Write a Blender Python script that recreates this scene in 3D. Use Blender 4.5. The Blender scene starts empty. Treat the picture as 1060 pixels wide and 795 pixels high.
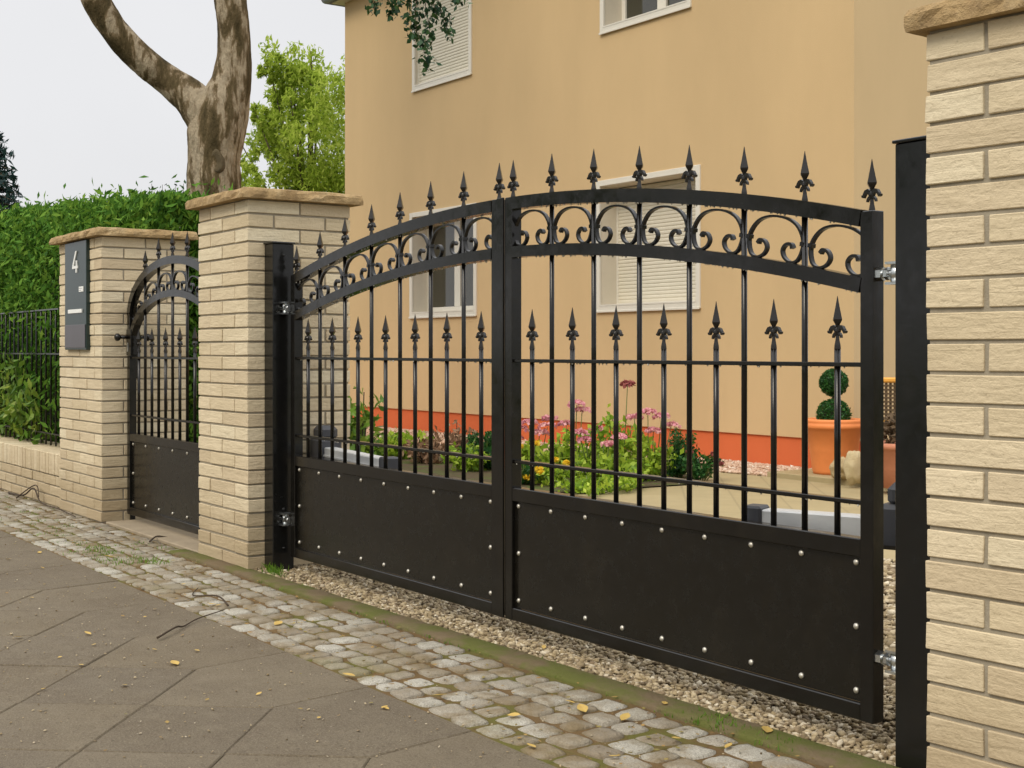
import bpy, math, random
import numpy as np
from mathutils import Vector, Matrix
R = random.Random(7)
N = np.random.default_rng(11)
SC = bpy.context.scene
COL = SC.collection
HC = 0.961
FPX = 1400.0
ANG = math.atan(970.0 / FPX)
CA, SA = math.cos(ANG), math.sin(ANG)

def at(x, y, Z):
    """world point seen at photo pixel x,y at depth Z metres (for siting far trees and plants)"""
    q = (x - 530) / FPX
    return Vector((-CA*Z + SA*q*Z, SA*Z + CA*q*Z, HC - (y - 362) / FPX * Z))
def on_plane(x, D):
    q = (x - 530) / FPX
    Z = D / (SA + CA*q)
    return -CA*Z + SA*q*Z

# ---------------------------------------------------------------- materials
class NT:
    def __init__(s, name):
        s.m = bpy.data.materials.new(name); s.m.use_nodes = True
        s.t = s.m.node_tree; s.t.nodes.clear()
        s.out = s.n('ShaderNodeOutputMaterial')
    def n(s, typ, **kw):
        nd = s.t.nodes.new(typ)
        for k, v in kw.items():
            if k.startswith('i_'):
                key = k[2:]
                key = int(key) if key.isdigit() else key.replace('_', ' ')
                nd.inputs[key].default_value = v
            else: setattr(nd, k, v)
        return nd
    def l(s, a, b): s.t.links.new(a, b)
    def coord(s, scale=(1, 1, 1), rot=(0, 0, 0)):
        tc = s.n('ShaderNodeTexCoord'); mp = s.n('ShaderNodeMapping')
        mp.inputs['Scale'].default_value = scale; mp.inputs['Rotation'].default_value = rot
        s.l(tc.outputs['Object'], mp.inputs['Vector']); return mp.outputs['Vector']
    def noise(s, scale, detail=4, rough=.6, vec=None, dist=0):
        nd = s.n('ShaderNodeTexNoise', i_Scale=scale, i_Detail=detail, i_Roughness=rough, i_Distortion=dist)
        s.l(vec if vec is not None else s.coord(), nd.inputs['Vector']); return nd.outputs['Fac']
    def ramp(s, fac, stops):
        r = s.n('ShaderNodeValToRGB'); e = r.color_ramp.elements
        while len(e) < len(stops): e.new(.5)
        for el, (p, c) in zip(e, stops):
            el.position = p; el.color = (c if isinstance(c, tuple) else (c, c, c)) + ((1,) if not isinstance(c, tuple) or len(c) == 3 else ())
        s.l(fac, r.inputs['Fac']); return r.outputs['Color']
    def mix(s, fac, a, b, mode='MIX'):
        m = s.n('ShaderNodeMix', data_type='RGBA', blend_type=mode)
        for v, i in ((fac, 0), (a, 6), (b, 7)):
            if isinstance(v, (int, float)): m.inputs[i].default_value = v
            elif isinstance(v, tuple): m.inputs[i].default_value = v + (1,)
            else: s.l(v, m.inputs[i])
        return m.outputs[2]
    def island(s):
        g = s.n('ShaderNodeNewGeometry'); return g.outputs['Random Per Island']
    def bump(s, h, strength=.3, dist=.01, normal=None):
        b = s.n('ShaderNodeBump', i_Strength=strength, i_Distance=dist)
        s.l(h, b.inputs['Height'])
        if normal is not None: s.l(normal, b.inputs['Normal'])
        return b.outputs['Normal']
    def pbr(s, col, rough=.6, metal=0, normal=None, spec=.5, coat=0, emit=None):
        b = s.n('ShaderNodeBsdfPrincipled')
        for v, k in ((col, 'Base Color'), (rough, 'Roughness')):
            if isinstance(v, tuple): b.inputs[k].default_value = v + (1,)
            elif isinstance(v, (int, float)): b.inputs[k].default_value = v
            else: s.l(v, b.inputs[k])
        b.inputs['Metallic'].default_value = metal
        b.inputs['Specular IOR Level'].default_value = spec
        b.inputs['Coat Weight'].default_value = coat
        if normal is not None: s.l(normal, b.inputs['Normal'])
        s.l(b.outputs[0], s.out.inputs['Surface']); s.b = b
        return s.m

def m_brick():
    t = NT('clinker_brick'); isl = t.island()
    c = t.ramp(isl, [(0, (.58, .47, .31)), (.3, (.69, .58, .395)), (.55, (.63, .52, .34)), (.8, (.72, .61, .42)), (1, (.75, .66, .47))])
    v = t.coord((9, 9, 60)); st = t.noise(1.0, 5, .65, v, .6)
    c = t.mix(t.ramp(st, [(.35, 0.0), (.75, .45)]), c, (.44, .35, .22))
    big = t.noise(2.2, 4, .6)
    c = t.mix(t.ramp(big, [(.45, 0.0), (.85, .35)]), c, (.46, .37, .21))
    sp = t.noise(90, 3, .7); c = t.mix(t.ramp(sp, [(.62, 0.0), (.72, .5)]), c, (.30, .23, .13))
    tc = t.n('ShaderNodeTexCoord'); sx = t.n('ShaderNodeSeparateXYZ'); t.l(tc.outputs['Object'], sx.inputs[0])
    ma = t.n('ShaderNodeMath', operation='MULTIPLY_ADD'); t.l(t.noise(7, 6, .75), ma.inputs[0]); ma.inputs[1].default_value = -.26; t.l(sx.outputs['Z'], ma.inputs[2])
    dirt = t.ramp(ma.outputs[0], [(0, .55), (.22, 0.0)])    # splash dirt at the foot (own shape, follows noise)
    c = t.mix(dirt, c, (.30, .22, .12))
    h = t.mix(.5, st, t.noise(55, 4, .6))
    return t.pbr(c, .8, normal=t.bump(h, .9, .008), spec=.3)
def m_mortar(name='mortar', col=(.33, .29, .22)):
    t = NT(name); n = t.noise(30, 5, .7)
    return t.pbr(t.mix(n, tuple(x*.7 for x in col), tuple(x*1.25 for x in col)), .95, normal=t.bump(t.noise(180, 3), .5, .003), spec=.1)
def m_cap():
    t = NT('split_sandstone'); n = t.noise(7, 6, .7, None, .5); n2 = t.noise(40, 5, .7)
    c = t.ramp(n, [(.25, (.20, .125, .055)), (.5, (.42, .29, .14)), (.75, (.52, .40, .23))])
    c = t.mix(t.ramp(n2, [(.45, 0.0), (.7, .5)]), c, (.22, .16, .09))
    return t.pbr(c, .85, normal=t.bump(t.mix(.4, n2, n), .9, .02), spec=.25)
def m_black(name='black_coated_steel', base=(.006, .0052, .0042), rough=.17):
    t = NT(name); n = t.noise(26, 5, .65); sp = t.n('ShaderNodeTexVoronoi', i_Scale=160.0)
    t.l(t.coord(), sp.inputs['Vector'])
    c = t.mix(t.ramp(t.noise(5, 5, .7), [(.5, 0.0), (.85, .6)]), base, (.020, .016, .010))
    # dust specks of their own
    d = t.ramp(sp.outputs['Distance'], [(.05, .5), (.10, 0.0)])
    g = t.ramp(t.noise(11, 2), [(.55, 0.0), (.66, 1.0)])
    c = t.mix(t.mix(1.0, d, g, 'MULTIPLY'), c, (.16, .14, .10))
    r = t.ramp(n, [(.3, rough-.06), (.75, rough+.12)])
    return t.pbr(c, r, normal=t.bump(t.noise(60, 3), .10, .0012), spec=.42)
def m_simple(name, col, rough=.6, metal=0, var=.15, nscale=12, bump=.15, bd=.003, spec=.5):
    t = NT(name); n = t.noise(nscale, 5, .6)
    c = t.mix(n, tuple(x*(1-var) for x in col), tuple(min(1, x*(1+var)) for x in col))
    return t.pbr(c, rough, metal, t.bump(t.noise(nscale*8, 3), bump, bd), spec)
def m_stucco(name, col):
    t = NT(name); n = t.noise(.8, 5, .6, t.coord((1, 1, .35))); f = t.noise(160, 4, .7)
    c = t.mix(t.ramp(n, [(.35, 0.0), (.7, 1.0)]), tuple(x*.93 for x in col), tuple(min(1, x*1.05) for x in col))
    c = t.mix(t.ramp(f, [(.3, 0.0), (.7, .12)]), c, tuple(x*.7 for x in col))
    return t.pbr(c, .9, normal=t.bump(f, .35, .006), spec=.2)
def m_leaf(name, stops, rough=.55, trans=.35, spec=.3):
    t = NT(name); isl = t.island(); big = t.noise(2.0, 3, .6)
    a = t.n('ShaderNodeMath', operation='ADD'); b = t.n('ShaderNodeMath', operation='MULTIPLY'); b.inputs[1].default_value = .55
    t.l(isl, b.inputs[0]); t.l(b.outputs[0], a.inputs[0])
    b2 = t.n('ShaderNodeMath', operation='MULTIPLY'); b2.inputs[1].default_value = .45; t.l(big, b2.inputs[0]); t.l(b2.outputs[0], a.inputs[1])
    c = t.ramp(a.outputs[0], stops)
    t.pbr(c, rough, spec=spec)
    tr = t.n('ShaderNodeBsdfTranslucent'); t.l(c, tr.inputs['Color'])
    mx = t.n('ShaderNodeMixShader'); mx.inputs[0].default_value = trans
    t.l(t.b.outputs[0], mx.inputs[1]); t.l(tr.outputs[0], mx.inputs[2]); t.l(mx.outputs[0], t.out.inputs['Surface'])
    return t.m
def m_cobble():
    t = NT('granite_sett'); isl = t.island()
    c = t.ramp(isl, [(0, (.27, .22, .15)), (.3, (.44, .40, .32)), (.5, (.33, .28, .20)), (.75, (.48, .45, .37)), (1, (.56, .53, .45))])
    sp = t.noise(260, 3, .7); c = t.mix(t.ramp(sp, [(.42, .55), (.58, 0.0)]), c, (.15, .13, .10))
    st = t.noise(5.5, 5, .65, None, .4); c = t.mix(t.ramp(st, [(.44, 0.0), (.64, .85)]), c, (.19, .135, .06))
    mo = t.noise(2.3, 4, .65); c = t.mix(t.ramp(mo, [(.56, 0.0), (.72, .5)]), c, (.19, .17, .055))
    h = t.mix(.45, t.noise(38, 5, .7), t.noise(150, 4, .7))
    return t.pbr(c, .62, normal=t.bump(h, .95, .014), spec=.4)
def m_soil(name, a, b, g, gs=(.47, .6)):
    t = NT(name); c = t.mix(t.noise(25, 5, .7), a, b)
    c = t.mix(t.ramp(t.noise(4.5, 5, .65), [(gs[0], 0.0), (gs[1], .85)]), c, g)
    return t.pbr(c, .95, normal=t.bump(t.noise(90, 5, .75), .8, .01), spec=.2)
def m_slab():
    t = NT('pavement_slab'); isl = t.island()
    c = t.ramp(isl, [(0, (.125, .098, .064)), (.5, (.165, .132, .086)), (1, (.145, .112, .068))])
    c = t.mix(t.ramp(t.noise(2.1, 6, .7), [(.40, 0.0), (.72, .75)]), c, (.088, .062, .036))
    c = t.mix(t.ramp(t.noise(190, 4, .8), [(.48, 0.0), (.66, .75)]), c, (.27, .225, .15))
    c = t.mix(t.ramp(t.noise(14, 6, .75), [(.50, 0.0), (.68, .6)]), c, (.20, .165, .11))
    c = t.mix(t.ramp(t.noise(75, 5, .75), [(.55, 0.0), (.68, .75)]), c, (.055, .04, .022))
    sp = t.n('ShaderNodeTexVoronoi', i_Scale=24.0); t.l(t.coord(), sp.inputs['Vector'])
    d = t.ramp(sp.outputs['Distance'], [(.05, .8), (.085, 0.0)])
    c = t.mix(t.mix(1.0, d, t.ramp(t.noise(9, 2), [(.5, 0.0), (.6, 1.0)]), 'MULTIPLY'), c, (.36, .31, .23))
    return t.pbr(c, t.ramp(t.noise(3, 4), [(.3, .55), (.7, .8)]), normal=t.bump(t.noise(120, 5, .75), .9, .008), spec=.35)
def m_stone(name, stops, rough=.75):
    t = NT(name); c = t.ramp(t.island(), stops)
    c = t.mix(t.ramp(t.noise(140, 3), [(.4, .3), (.6, 0.0)]), c, (.16, .12, .08))
    return t.pbr(c, rough, spec=.35)
def m_bark():
    t = NT('patchy_bark'); v = t.coord((1, 1, .28)); n = t.noise(5.5, 7, .62, v, .25); n2 = t.noise(22, 5, .7, t.coord((1, 1, .4)))
    c = t.ramp(n, [(.38, (.06, .045, .018)), (.47, (.13, .095, .045)), (.50, (.22, .16, .09)), (.53, (.42, .34, .23)), (.7, (.52, .44, .32))])
    c = t.mix(t.ramp(n2, [(.45, 0.0), (.7, .55)]), c, (.09, .065, .03))
    return t.pbr(c, .85, normal=t.bump(t.mix(.6, n, n2), 1.0, .09), spec=.2)
def m_glass():
    t = NT('window_glass'); return t.pbr((.035, .033, .02), .04, spec=.9)

M = dict(
    brick=m_brick(), mortar=m_mortar(), cap=m_cap(), black=m_black(), panel=m_black('black_sheet_steel', (.007, .006, .0042), .22),
    post=m_black('black_post_steel', (.007, .007, .0065), .17),
    forged=m_black('black_forged_iron', (.012, .010, .008), .2),
    rivet=m_simple('zinc_rivet', (.52, .49, .42), .38, .7, .25, 60), zinc=m_simple('galvanised_steel', (.62, .64, .64), .28, 1, .25, 30),
    stucco=m_stucco('apricot_render', (.62, .445, .24)), stucco2=m_stucco('apricot_render_lit_side', (.675, .495, .28)), plinth=m_stucco('orange_plinth_paint', (.66, .155, .055)),  # stucco2: same render, lighter side lighting put into its colour
    white=m_simple('white_window_plastic', (.69, .65, .56), .4, 0, .05), reveal=m_simple('pale_reveal_plaster', (.60, .54, .43), .8, 0, .06),
    shutter=m_simple('cream_shutter_slats', (.66, .61, .49), .5, 0, .05), glass=m_glass(), dark=m_simple('dark_room', (.02, .018, .014), .9),
    roof=m_simple('dark_roof_tile', (.10, .07, .06), .7, 0, .3), gutter=m_simple('grey_gutter', (.34, .35, .38), .4, .3),
    cobble=m_cobble(), joint=m_soil('sandy_moss_joint', (.09, .055, .022), (.21, .135, .06), (.12, .12, .025), (.46, .60)),
    kerb=m_soil('mossy_concrete', (.13, .095, .05), (.20, .15, .09), (.11, .125, .025), (.40, .56)),
    slab=m_slab(), slabjoint=m_simple('dark_joint', (.035, .028, .018), .95),
    pebble=m_stone('driveway_gravel', [(0, (.10, .07, .035)), (.3, (.34, .26, .14)), (.55, (.50, .41, .26)), (.8, (.20, .14, .075)), (1, (.70, .62, .46))]),
    gbase=m_simple('gravel_bed', (.15, .11, .07), .95, 0, .4, 40, .6, .01),
    pink=m_stone('pink_splash_pebble', [(0, (.50, .32, .22)), (.5, (.66, .48, .35)), (.8, (.58, .38, .26)), (1, (.85, .76, .64))]),
    drive=None, soil=m_soil('garden_soil', (.07, .05, .03), (.12, .09, .05), (.08, .11, .025)),
    ground=m_soil('rough_lawn', (.06, .08, .02), (.09, .11, .03), (.10, .08, .04)),
    thresh=m_simple('worn_concrete', (.30, .24, .16), .85, 0, .3, 9, .5, .006),
    road=m_simple('asphalt', (.05, .048, .045), .85, 0, .2, 20, .5, .006),
    bark=m_bark(), bark2=m_simple('brown_bark', (.10, .075, .045), .9, 0, .4, 10, .8, .02),
    hedge=m_leaf('thuja_foliage', [(.15, (.025, .075, .010)), (.42, (.07, .18, .020)), (.66, (.14, .28, .032)), (.95, (.28, .40, .06))], .75, .3, .15),
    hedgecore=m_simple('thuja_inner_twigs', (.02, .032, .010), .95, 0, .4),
    lime=m_leaf('lime_foliage', [(.15, (.20, .30, .03)), (.5, (.40, .52, .065)), (.85, (.62, .70, .16))], .8, .55, .1),
    droop=m_leaf('dark_birch_foliage', [(.2, (.012, .04, .02)), (.6, (.03, .085, .03)), (.9, (.07, .14, .03))], .5, .2),
    conifer=m_leaf('blue_conifer_foliage', [(.2, (.010, .03, .03)), (.8, (.03, .08, .07))], .6, .1),
    plant=m_leaf('garden_plant_foliage', [(.15, (.12, .24, .02)), (.5, (.32, .48, .035)), (.9, (.58, .68, .10))], .5, .4),
    shrub=m_leaf('dark_shrub_foliage', [(.15, (.012, .05, .014)), (.6, (.03, .12, .02)), (.95, (.08, .22, .03))], .5, .25),
    laurel=m_leaf('laurel_foliage', [(.15, (.05, .12, .015)), (.55, (.15, .27, .03)), (.9, (.34, .40, .06))], .4, .35),
    dry=m_leaf('reddish_dry_foliage', [(.15, (.16, .09, .04)), (.5, (.34, .20, .12)), (.9, (.46, .33, .20))], .6, .3),
    pinkf=m_leaf('pink_blossom', [(.15, (.55, .16, .24)), (.5, (.74, .34, .38)), (.9, (.85, .55, .50))], .6, .3),
    russet=m_leaf('russet_blossom', [(.15, (.24, .05, .05)), (.9, (.42, .14, .12))], .6, .2),
    yellowf=m_leaf('yellow_blossom', [(.1, (.75, .48, .02)), (.9, (.9, .7, .06))], .5, .3),
    fallen=m_leaf('yellow_fallen_leaf', [(.1, (.48, .33, .07)), (.5, (.60, .42, .12)), (.9, (.40, .22, .07))], .55, .2),
    litter=m_leaf('crumbled_leaf', [(.1, (.12, .07, .03)), (.4, (.36, .22, .07)), (.7, (.20, .17, .05)), (.95, (.55, .42, .16))], .7, .1),
    stem=m_simple('green_stem', (.10, .15, .03), .7), twig=m_simple('dead_twig', (.055, .036, .02), .9),
    terra=m_simple('terracotta', (.78, .25, .07), .65, 0, .10, 14), terra2=m_simple('pinkish_terracotta', (.52, .21, .12), .75, 0, .15, 14),
    rock=m_simple('beige_stone', (.50, .38, .20), .85, 0, .35, 16, .8, .02), wick=m_simple('brown_wicker', (.12, .075, .035), .7, 0, .4, 40, .8, .01),
    orange=m_simple('orange_varnished_wood', (.72, .34, .05), .45, 0, .15), greyplastic=m_simple('dark_grey_plastic', (.045, .047, .055), .5),
    alu=m_simple('grey_aluminium', (.55, .56, .56), .4, .2, .06), teal=m_simple('teal_grey_enamel', (.010, .026, .025), .3, 0, .12),
    greymet=m_simple('grey_reflection_and_lettering', (.10, .09, .10), .35, .2, .12), num=m_simple('white_enamel', (.82, .82, .78), .4),  # greymet: painted reflection on the mailbox front, also its lettering
    rust=m_simple('rusty_earth', (.20, .06, .025), .9, 0, .4), grass=m_leaf('grass_blade', [(.1, (.06, .15, .012)), (.9, (.20, .34, .03))], .5, .35),
)
def m_drive():
    t = NT('beige_driveway_paving'); v = t.coord((1, 1, 1), (0, 0, math.radians(40)))
    b = t.n('ShaderNodeTexBrick', i_Scale=.8, i_Mortar_Size=.006)
    b.inputs['Color1'].default_value = (.37, .30, .165, 1); b.inputs['Color2'].default_value = (.35, .28, .15, 1); b.inputs['Mortar'].default_value = (.29, .235, .13, 1)
    t.l(v, b.inputs['Vector']); c = t.mix(t.ramp(t.noise(3.5, 5, .7), [(.4, 0.0), (.7, .5)]), b.outputs['Color'], (.27, .22, .12))
    return t.pbr(c, .6, normal=t.bump(t.noise(60, 4), .3, .004), spec=.3)
M['drive'] = m_drive()

# ---------------------------------------------------------------- mesh builder
class MB:
    def __init__(s): s.v = []; s.f = []; s.n = 0; s.mi = []; s.sm = []
    def add(s, verts, faces, mi=0, smooth=False):
        verts = np.asarray(verts, dtype=float).reshape(-1, 3)
        s.v.append(verts)
        for f in faces: s.f.append([i + s.n for i in f])
        s.mi += [mi]*len(faces); s.sm += [smooth]*len(faces)
        s.n += len(verts); return s
    def box(s, a, b, mi=0, ch=0.0, rot=None, jit=0.0):
        a = np.array(a, float); b = np.array(b, float); lo = np.minimum(a, b); hi = np.maximum(a, b)
        if ch <= 0:
            x0, y0, z0 = lo; x1, y1, z1 = hi
            v = [(x0,y0,z0),(x1,y0,z0),(x1,y1,z0),(x0,y1,z0),(x0,y0,z1),(x1,y0,z1),(x1,y1,z1),(x0,y1,z1)]
            f = [(3,2,1,0),(4,5,6,7),(0,1,5,4),(1,2,6,5),(2,3,7,6),(3,0,4,7)]
        else:
            v = []; idx = {}
            for sx in (0, 1):
                for sy in (0, 1):
                    for sz in (0, 1):
                        c = np.array([(lo, hi)[sx][0], (lo, hi)[sy][1], (lo, hi)[sz][2]])
                        d = np.array([1-2*sx, 1-2*sy, 1-2*sz])*ch
                        if jit: c = c + np.array([R.uniform(-jit, jit) for _ in range(3)])
                        for k in range(3):
                            p = c.copy()
                            for j in range(3):
                                if j != k: p[j] += d[j]
                            idx[(sx, sy, sz, k)] = len(v); v.append(p)
            f = []
            for k in range(3):
                o = [j for j in range(3) if j != k]
                for sd in (0, 1):
                    q = []
                    for u, w in ((0,0),(1,0),(1,1),(0,1)):
                        key = [0,0,0]; key[k] = sd; key[o[0]] = u; key[o[1]] = w
                        q.append(idx[(key[0], key[1], key[2], k)])
                    f.append(q)
            for k in range(3):           # edge along axis k
                o = [j for j in range(3) if j != k]
                for u in (0, 1):
                    for w in (0, 1):
                        q = []
                        for e, kk in ((0, o[0]), (1, o[0]), (1, o[1]), (0, o[1])):
                            key = [0,0,0]; key[k] = e; key[o[0]] = u; key[o[1]] = w
                            q.append(idx[(key[0], key[1], key[2], kk)])
                        f.append(q)
            for sx in (0, 1):
                for sy in (0, 1):
                    for sz in (0, 1): f.append([idx[(sx, sy, sz, k)] for k in range(3)])
        v = np.array(v)
        if rot is not None:
            c = (lo + hi)/2; v = (v - c) @ np.array(rot.to_3x3()).T + c
        return s.add(v, f, mi)
    def tube(s, pts, rad, seg=10, mi=0, smooth=True, caps=True, wob=0.0):
        P = [Vector(p) for p in pts]; n = len(P)
        if not hasattr(rad, '__len__'): rad = [rad]*n
        V = []; up = None
        for i in range(n):
            t = (P[min(i+1, n-1)] - P[max(i-1, 0)]).normalized()
            if up is None:
                up = Vector((0, 0, 1)) if abs(t.z) < .9 else Vector((0, 1, 0))
            u = (up - t*up.dot(t)).normalized(); up = u; w = t.cross(u)
            for k in range(seg):
                a = 2*math.pi*k/seg; r = rad[i]*(1 + (R.uniform(-wob, wob) if wob else 0))
                V.append(P[i] + (u*math.cos(a) + w*math.sin(a))*r)
        F = [(i*seg+k, i*seg+(k+1) % seg, (i+1)*seg+(k+1) % seg, (i+1)*seg+k) for i in range(n-1) for k in range(seg)]
        s.add([tuple(v) for v in V], F, mi, smooth)
        if caps:
            s.f.append([s.n - n*seg + k for k in range(seg)][::-1]); s.f.append([s.n - seg + k for k in range(seg)])
            s.mi += [mi]*2; s.sm += [False]*2
        return s
    def lathe(s, prof, c=(0, 0, 0), seg=16, mi=0, smooth=True, a0=0.0):
        V = []; n = len(prof)
        for r, z in prof:
            for k in range(seg):
                a = a0 + 2*math.pi*k/seg; V.append((c[0]+r*math.cos(a), c[1]+r*math.sin(a), c[2]+z))
        F = [(i*seg+k, i*seg+(k+1) % seg, (i+1)*seg+(k+1) % seg, (i+1)*seg+k) for i in range(n-1) for k in range(seg)]
        F.append(list(range(seg))[::-1]); F.append([(n-1)*seg+k for k in range(seg)])
        return s.add(V, F, mi, smooth)
    def ribbon(s, path, th, y0, y1, mi=0, smooth=False):
        """rectangular bar swept along (x,z) path; th = thickness in the xz plane"""
        n = len(path); V = []
        if not hasattr(th, '__len__'): th = [th]*n
        for i in range(n):
            ax, az = path[max(i-1, 0)]; bx, bz = path[min(i+1, n-1)]
            L = math.hypot(bx-ax, bz-az) or 1; nx, nz = -(bz-az)/L, (bx-ax)/L; x, z = path[i]; h = th[i]/2
            V += [(x+nx*h, y0, z+nz*h), (x+nx*h, y1, z+nz*h), (x-nx*h, y1, z-nz*h), (x-nx*h, y0, z-nz*h)]
        F = [(i*4+k, i*4+(k+1) % 4, (i+1)*4+(k+1) % 4, (i+1)*4+k) for i in range(n-1) for k in range(4)]
        F += [(3, 2, 1, 0), tuple((n-1)*4+k for k in range(4))]
        return s.add(V, F, mi, smooth)
    def prism(s, poly, y0, y1, mi=0):
        """polygon in (x,z) extruded along y"""
        n = len(poly); V = [(x, y0, z) for x, z in poly] + [(x, y1, z) for x, z in poly]
        return s.add(V, [tuple(range(n)), tuple(range(n, 2*n))[::-1]] + [(i, i+n, (i+1) % n+n, (i+1) % n) for i in range(n)], mi)
    def mesh(s, name, mats):
        me = bpy.data.meshes.new(name)
        V = np.concatenate(s.v) if s.v else np.zeros((0, 3))
        me.from_pydata(V.tolist(), [], s.f)
        for m in mats: me.materials.append(m)
        me.polygons.foreach_set('material_index', s.mi); me.polygons.foreach_set('use_smooth', s.sm)
        me.update()
        return me
    def build(s, name, mats, parent=None, fixn=True):
        mats = mats if isinstance(mats, (list, tuple)) else [mats]
        me = s.mesh(name, mats)
        if fixn and len(s.f) < 60000:
            import bmesh
            bm = bmesh.new(); bm.from_mesh(me); bmesh.ops.recalc_face_normals(bm, faces=bm.faces); bm.to_mesh(me); bm.free()
        return link(name, me, parent)

def link(name, me, parent=None, loc=None, rot=None):
    o = bpy.data.objects.new(name, me); COL.objects.link(o)
    if parent is not None: o.parent = parent
    if loc is not None: o.location = loc
    if rot is not None: o.rotation_euler = rot
    return o
def tag(o, label=None, cat=None, group=None, kind=None):
    for k, v in (('label', label), ('category', cat), ('group', group), ('kind', kind)):
        if v: o[k] = v
    return o
def empty(name, label, cat, loc=(0, 0, 0), rz=0, group=None):
    o = link(name, None, None, loc, (0, 0, rz)); o.empty_display_size = .1
    return tag(o, label, cat, group)
def copy_tree(o, parent=None):
    c = o.copy(); COL.objects.link(c); c.parent = parent
    for ch in o.children: copy_tree(ch, c)
    return c
def raw_mesh(name, V, F, mat, smooth=False):
    """fast build from numpy arrays, all faces of same size"""
    me = bpy.data.meshes.new(name); k = F.shape[1]
    me.vertices.add(len(V)); me.vertices.foreach_set('co', V.astype(np.float32).ravel())
    me.loops.add(F.size); me.loops.foreach_set('vertex_index', F.astype(np.int32).ravel())
    me.polygons.add(len(F)); me.polygons.foreach_set('loop_start', np.arange(0, F.size, k, dtype=np.int32))
    try: me.polygons.foreach_set('loop_total', np.full(len(F), k, dtype=np.int32))
    except Exception: pass
    me.materials.append(mat)
    if smooth: me.polygons.foreach_set('use_smooth', np.ones(len(F), dtype=bool))
    me.update(calc_edges=True); me.validate()
    return me
def unit(a): return a / (np.linalg.norm(a, axis=1, keepdims=True) + 1e-9)
def leafcloud(P, size, up=(0, 0, 0), wid=.5, jit=.35, fold=.15):
    """one kite-shaped leaf per point; up biases the long axis"""
    n = len(P); U = unit(N.normal(size=(n, 3)) + np.array(up)); W = unit(np.cross(U, N.normal(size=(n, 3)))); K = np.cross(U, W)
    s = size * (1 + N.uniform(-jit, jit, (n, 1)))
    V = np.stack([P - U*s*.5, P + W*s*wid*.5 + K*s*fold*.5, P + U*s*.5, P - W*s*wid*.5 + K*s*fold*.5], 1).reshape(-1, 3)
    return V, np.arange(4*n).reshape(-1, 4)
def leaf_obj(name, P, size, mat, parent=None, **kw):
    V, F = leafcloud(P, size, **kw); return link(name, raw_mesh(name, V, F, mat), parent)
def ball_pts(n, c, r, shell=.5):
    d = unit(N.normal(size=(n, 3))); q = (shell + (1-shell)*N.random((n, 1)))
    return np.array(c) + d*q*np.array(r)
t_ = (1+5**.5)/2
ICO = unit(np.array([(-1,t_,0),(1,t_,0),(-1,-t_,0),(1,-t_,0),(0,-1,t_),(0,1,t_),(0,-1,-t_),(0,1,-t_),(t_,0,-1),(t_,0,1),(-t_,0,-1),(-t_,0,1)], float))
ICOF = np.array([(0,11,5),(0,5,1),(0,1,7),(0,7,10),(0,10,11),(1,5,9),(5,11,4),(11,10,2),(10,7,6),(7,1,8),(3,9,4),(3,4,2),(3,2,6),(3,6,8),(3,8,9),(4,9,5),(2,4,11),(6,2,10),(8,6,7),(9,8,1)])
def pebbles(name, X, Y, Z, r, mat):
    n = len(X); S = r[:, None]*np.stack([N.uniform(.7, 1.4, n), N.uniform(.6, 1.0, n), N.uniform(.35, .7, n)], 1)
    a = N.uniform(0, 6.28, n); b = N.normal(0, .35, n)
    V = ICO[None]*S[:, None]*(1 + N.uniform(-.22, .22, (n, 12, 1)))
    x, y, z = V[..., 0], V[..., 1], V[..., 2]
    cb, sb = np.cos(b)[:, None], np.sin(b)[:, None]; x, z = x*cb - z*sb, x*sb + z*cb
    ca, sa = np.cos(a)[:, None], np.sin(a)[:, None]; x, y = x*ca - y*sa, x*sa + y*ca
    V = np.stack([x + X[:, None], y + Y[:, None], z + Z[:, None]], 2).reshape(-1, 3)
    F = (ICOF[None] + 12*np.arange(n)[:, None, None]).reshape(-1, 3)
    return link(name, raw_mesh(name, V, F, mat))

# ---------------------------------------------------------------- the ground
def sheet(name, x0, x1, y0, y1, z, mat, kind='structure'):
    b = MB(); b.add([(x0,y0,z),(x1,y0,z),(x1,y1,z),(x0,y1,z)], [(0,1,2,3)]); return tag(b.build(name, mat), kind=kind)
sheet('ground', -400, 400, -400, 400, -.14, M['ground'])
b = MB(); b.box((-120, 1.2, -.13), (60, 60, -.03)); tag(b.build('garden_ground', M['ground']), kind='structure')
b = MB(); b.box((-60, -9, -.135), (30, -2.6, -.125)); tag(b.build('road', M['road']), kind='structure')
b = MB(); b.box((-60, -2.6, -.13), (30, -2.45, .0), ch=.01); tag(b.build('road_kerb', M['kerb']), kind='structure')

# sidewalk of diagonal slabs with bishop's cap border pieces
def clip(poly, f):
    out = []
    for i in range(len(poly)):
        p, q = poly[i], poly[(i+1) % len(poly)]; a, c = f(p), f(q)
        if a >= 0: out.append(p)
        if a*c < 0:
            t = a/(a-c); out.append((p[0]+(q[0]-p[0])*t, p[1]+(q[1]-p[1])*t))
    return out
def inset(poly, d):
    n = len(poly); cx = sum(p[0] for p in poly)/n; cy = sum(p[1] for p in poly)/n; out = []
    for i in range(n):
        p0, p1, p2 = Vector(poly[i-1]), Vector(poly[i]), Vector(poly[(i+1) % n])
        e1 = (p1-p0).normalized(); e2 = (p2-p1).normalized()
        n1 = Vector((-e1.y, e1.x)); n2 = Vector((-e2.y, e2.x))
        if n1.dot(Vector((cx, cy))-p1) < 0: n1, n2 = -n1, -n2
        k = 1 + n1.dot(n2); k = max(k, .3)
        m = (n1+n2)*(d/k); out.append((p1.x+m.x, p1.y+m.y))
    return out
sw = MB()
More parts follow.
